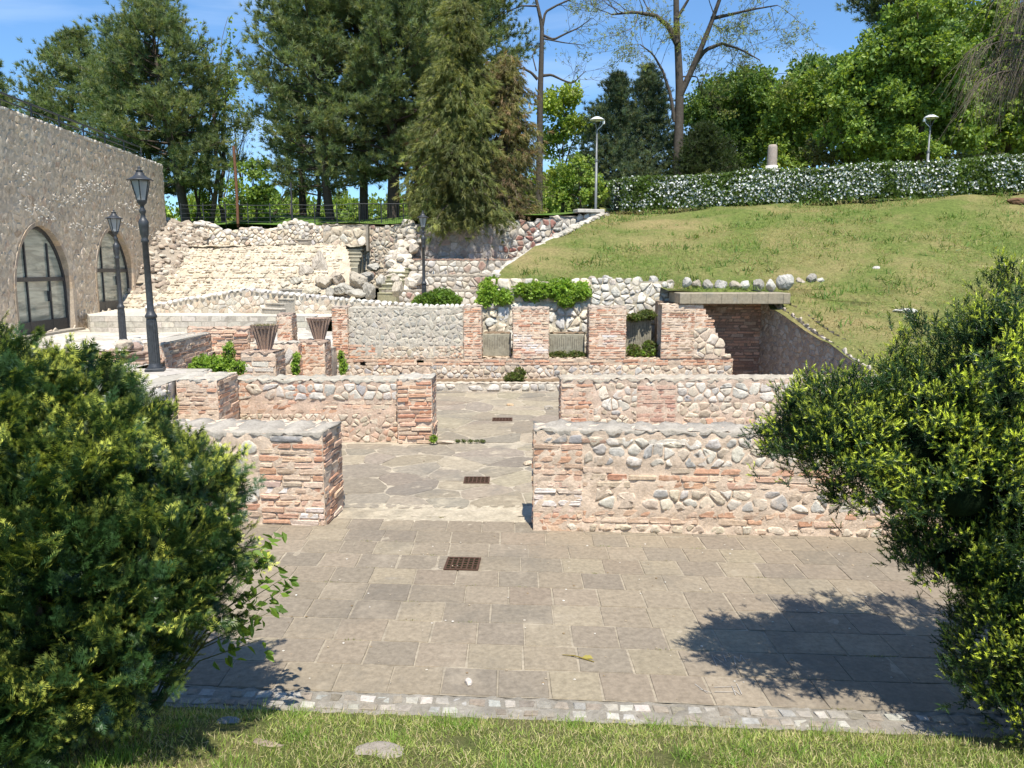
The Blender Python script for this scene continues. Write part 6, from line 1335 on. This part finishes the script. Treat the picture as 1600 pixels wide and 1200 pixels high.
# ---- grass
def blades(name, P, h, wd_, pal, rng, mat, lean=.5, jit=.12):
    n = len(P); tv = np.array([(-.5, 0, 0), (.5, 0, 0), (.32, .62, .12), (-.32, .62, .12), (0, 1, .42)]); tf = [np.array([(0, 1, 2, 3)]), np.array([(3, 2, 4)])]
    R_ = rand_rot(n, rng, np.tile([0, 0, 1.], (n, 1)), lean); S = np.stack([np.full(n, wd_)*rng.uniform(.7, 1.4, n), h*rng.uniform(.5, 1.4, n), h*np.ones(n)], 1); mb = MB(); mb.inst(tv, tf, R_*S[:, None, :], P, pick(pal, n, rng, jit)); return mb.build(name, mat, kind='stuff')
rng = np.random.default_rng(330); n = 105000
X = rng.uniform(-4.6, 5.2, n); e = 5.28 + SL*X; Y = e - .02 - 2.6*rng.random(n)**1.1 + rng.normal(0, .03, n); P_ = np.stack([X, Y, lawn_z(X, Y) - .005], 1)
dn = NZ2(P_*.35 + 4) + .5*NZ(P_*1.4); P_ = P_[dn + rng.normal(0, .35, n) > -.85]
o = blades('grass', P_, .048, .005, [(.28, .38, .075), (.36, .45, .10), (.21, .31, .06), (.46, .47, .17), (.58, .50, .28), (.52, .46, .25)], rng, M['grassblade'], .55); tag(o, 'short mixed green and straw grass of the near lawn', 'grass')
n = 2600; P2 = P_[rng.integers(0, len(P_), 90)][:, None] + np.concatenate([rng.normal(0, .05, (90, 60, 2)), np.zeros((90, 60, 1))], 2); P2 = P2.reshape(-1, 3); P2[:, 2] = lawn_z(P2[:, 0], P2[:, 1]); P2 = P2[P2[:, 1] < 5.24 + SL*P2[:, 0]]
o = blades('tall_grass', P2, .11, .0045, [(.17, .30, .045), (.23, .36, .06)], rng, M['grassblade'], .45); tag(o, 'taller green grass tufts in the near lawn', 'grass')
n = 60000; Y = rng.uniform(15, 36.5, n); X = rng.uniform(-.3, 25, n); xl = np.where(Y < 21.9, 7.6 + .22*(21.8 - Y), np.where(Y < 23.7, 4.9, -.3 + np.clip(Y - 25, 0, 99)*4.7/11)); k = (X > xl) & (Y < crestY(X) + .2); X, Y = X[k], Y[k]; P_ = np.stack([X, Y, bank_z(X, Y)], 1)
st = NZ(P_*np.array([.25, .45, .5])) + .5*NZ2(P_*.22); pal_g, pal_s = [(.17, .255, .05), (.22, .31, .065), (.12, .20, .04)], [(.42, .34, .16), (.35, .295, .13), (.30, .27, .105)]
g1 = st + rng.normal(0, .30, len(st)) > .10
o = blades('bank_grass', P_[g1], .12, .016, pal_g, rng, M['grassblade'], .7); tag(o, 'green patches of short grass on the bank', 'grass')
o = blades('dry_grass', P_[~g1], .10, .016, pal_s, rng, M['grassblade'], .8); tag(o, 'straw coloured dry grass on the bank', 'grass')

rng = np.random.default_rng(340); mb = MB()
for k in range(260):      # grit and crumbs on the paving
    x = rng.uniform(-3.2, 5); y = rng.uniform(5.6, 9.2) + SL*x if k < 190 else rng.uniform(10, 20); q = rng.uniform(.004, .014); mb.add(ICO1[0]*np.array([q, q*rng.uniform(.6, 1.2), q*.5]) + np.array([x, y, .011]), ICO1[1], pick([(.55, .50, .42), (.42, .34, .24), (.66, .62, .55), (.30, .22, .13)], 1, rng)[0])
mb.build('grit', M['rubble'], label='grit and crumbs scattered over the paving', cat='grit', kind='stuff')
P_ = []
for k in range(26):
    r = rng.integers(0, 10); x = rng.uniform(-2.4, 4.5); y = 5.55 + SL*x + r*.42; P_.append(np.stack([x + rng.normal(0, .05, 14), np.full(14, y) + SL*0 + rng.normal(0, .004, 14), np.full(14, .002)], 1))
o = blades('joint_grass', np.concatenate(P_), .022, .004, [(.26, .30, .09), (.34, .31, .13), (.20, .26, .06)], rng, M['grassblade'], .7); tag(o, 'tiny grass sprouts in the slab joints', 'grass')

X = rng.uniform(0, 24, 1500); Y = rng.uniform(16, 36, 1500); xl = np.where(Y < 21.9, 7.9 + .22*(21.8 - Y), np.where(Y < 23.9, 5.2, .2 + np.clip(Y - 25, 0, 99)*4.7/11)); q = (X > xl) & (Y < crestY(X)); X, Y = X[q], Y[q]; q = NZ(np.stack([X, Y, 0*X], 1)*.4) > -.1; X, Y = X[q], Y[q]
m = 9; P_ = np.stack([np.repeat(X, m) + rng.normal(0, .10, len(X)*m), np.repeat(Y, m) + rng.normal(0, .10, len(X)*m), 0*np.repeat(X, m)], 1); P_[:, 2] = bank_z(P_[:, 0], P_[:, 1]) + .02
o = blades('tussock_grass', P_, .19, .03, [(.13, .23, .045), (.18, .29, .055), (.10, .18, .035), (.30, .29, .11)], rng, M['grassblade'], .6); tag(o, 'taller green tussocks and weeds scattered over the bank', 'grass')
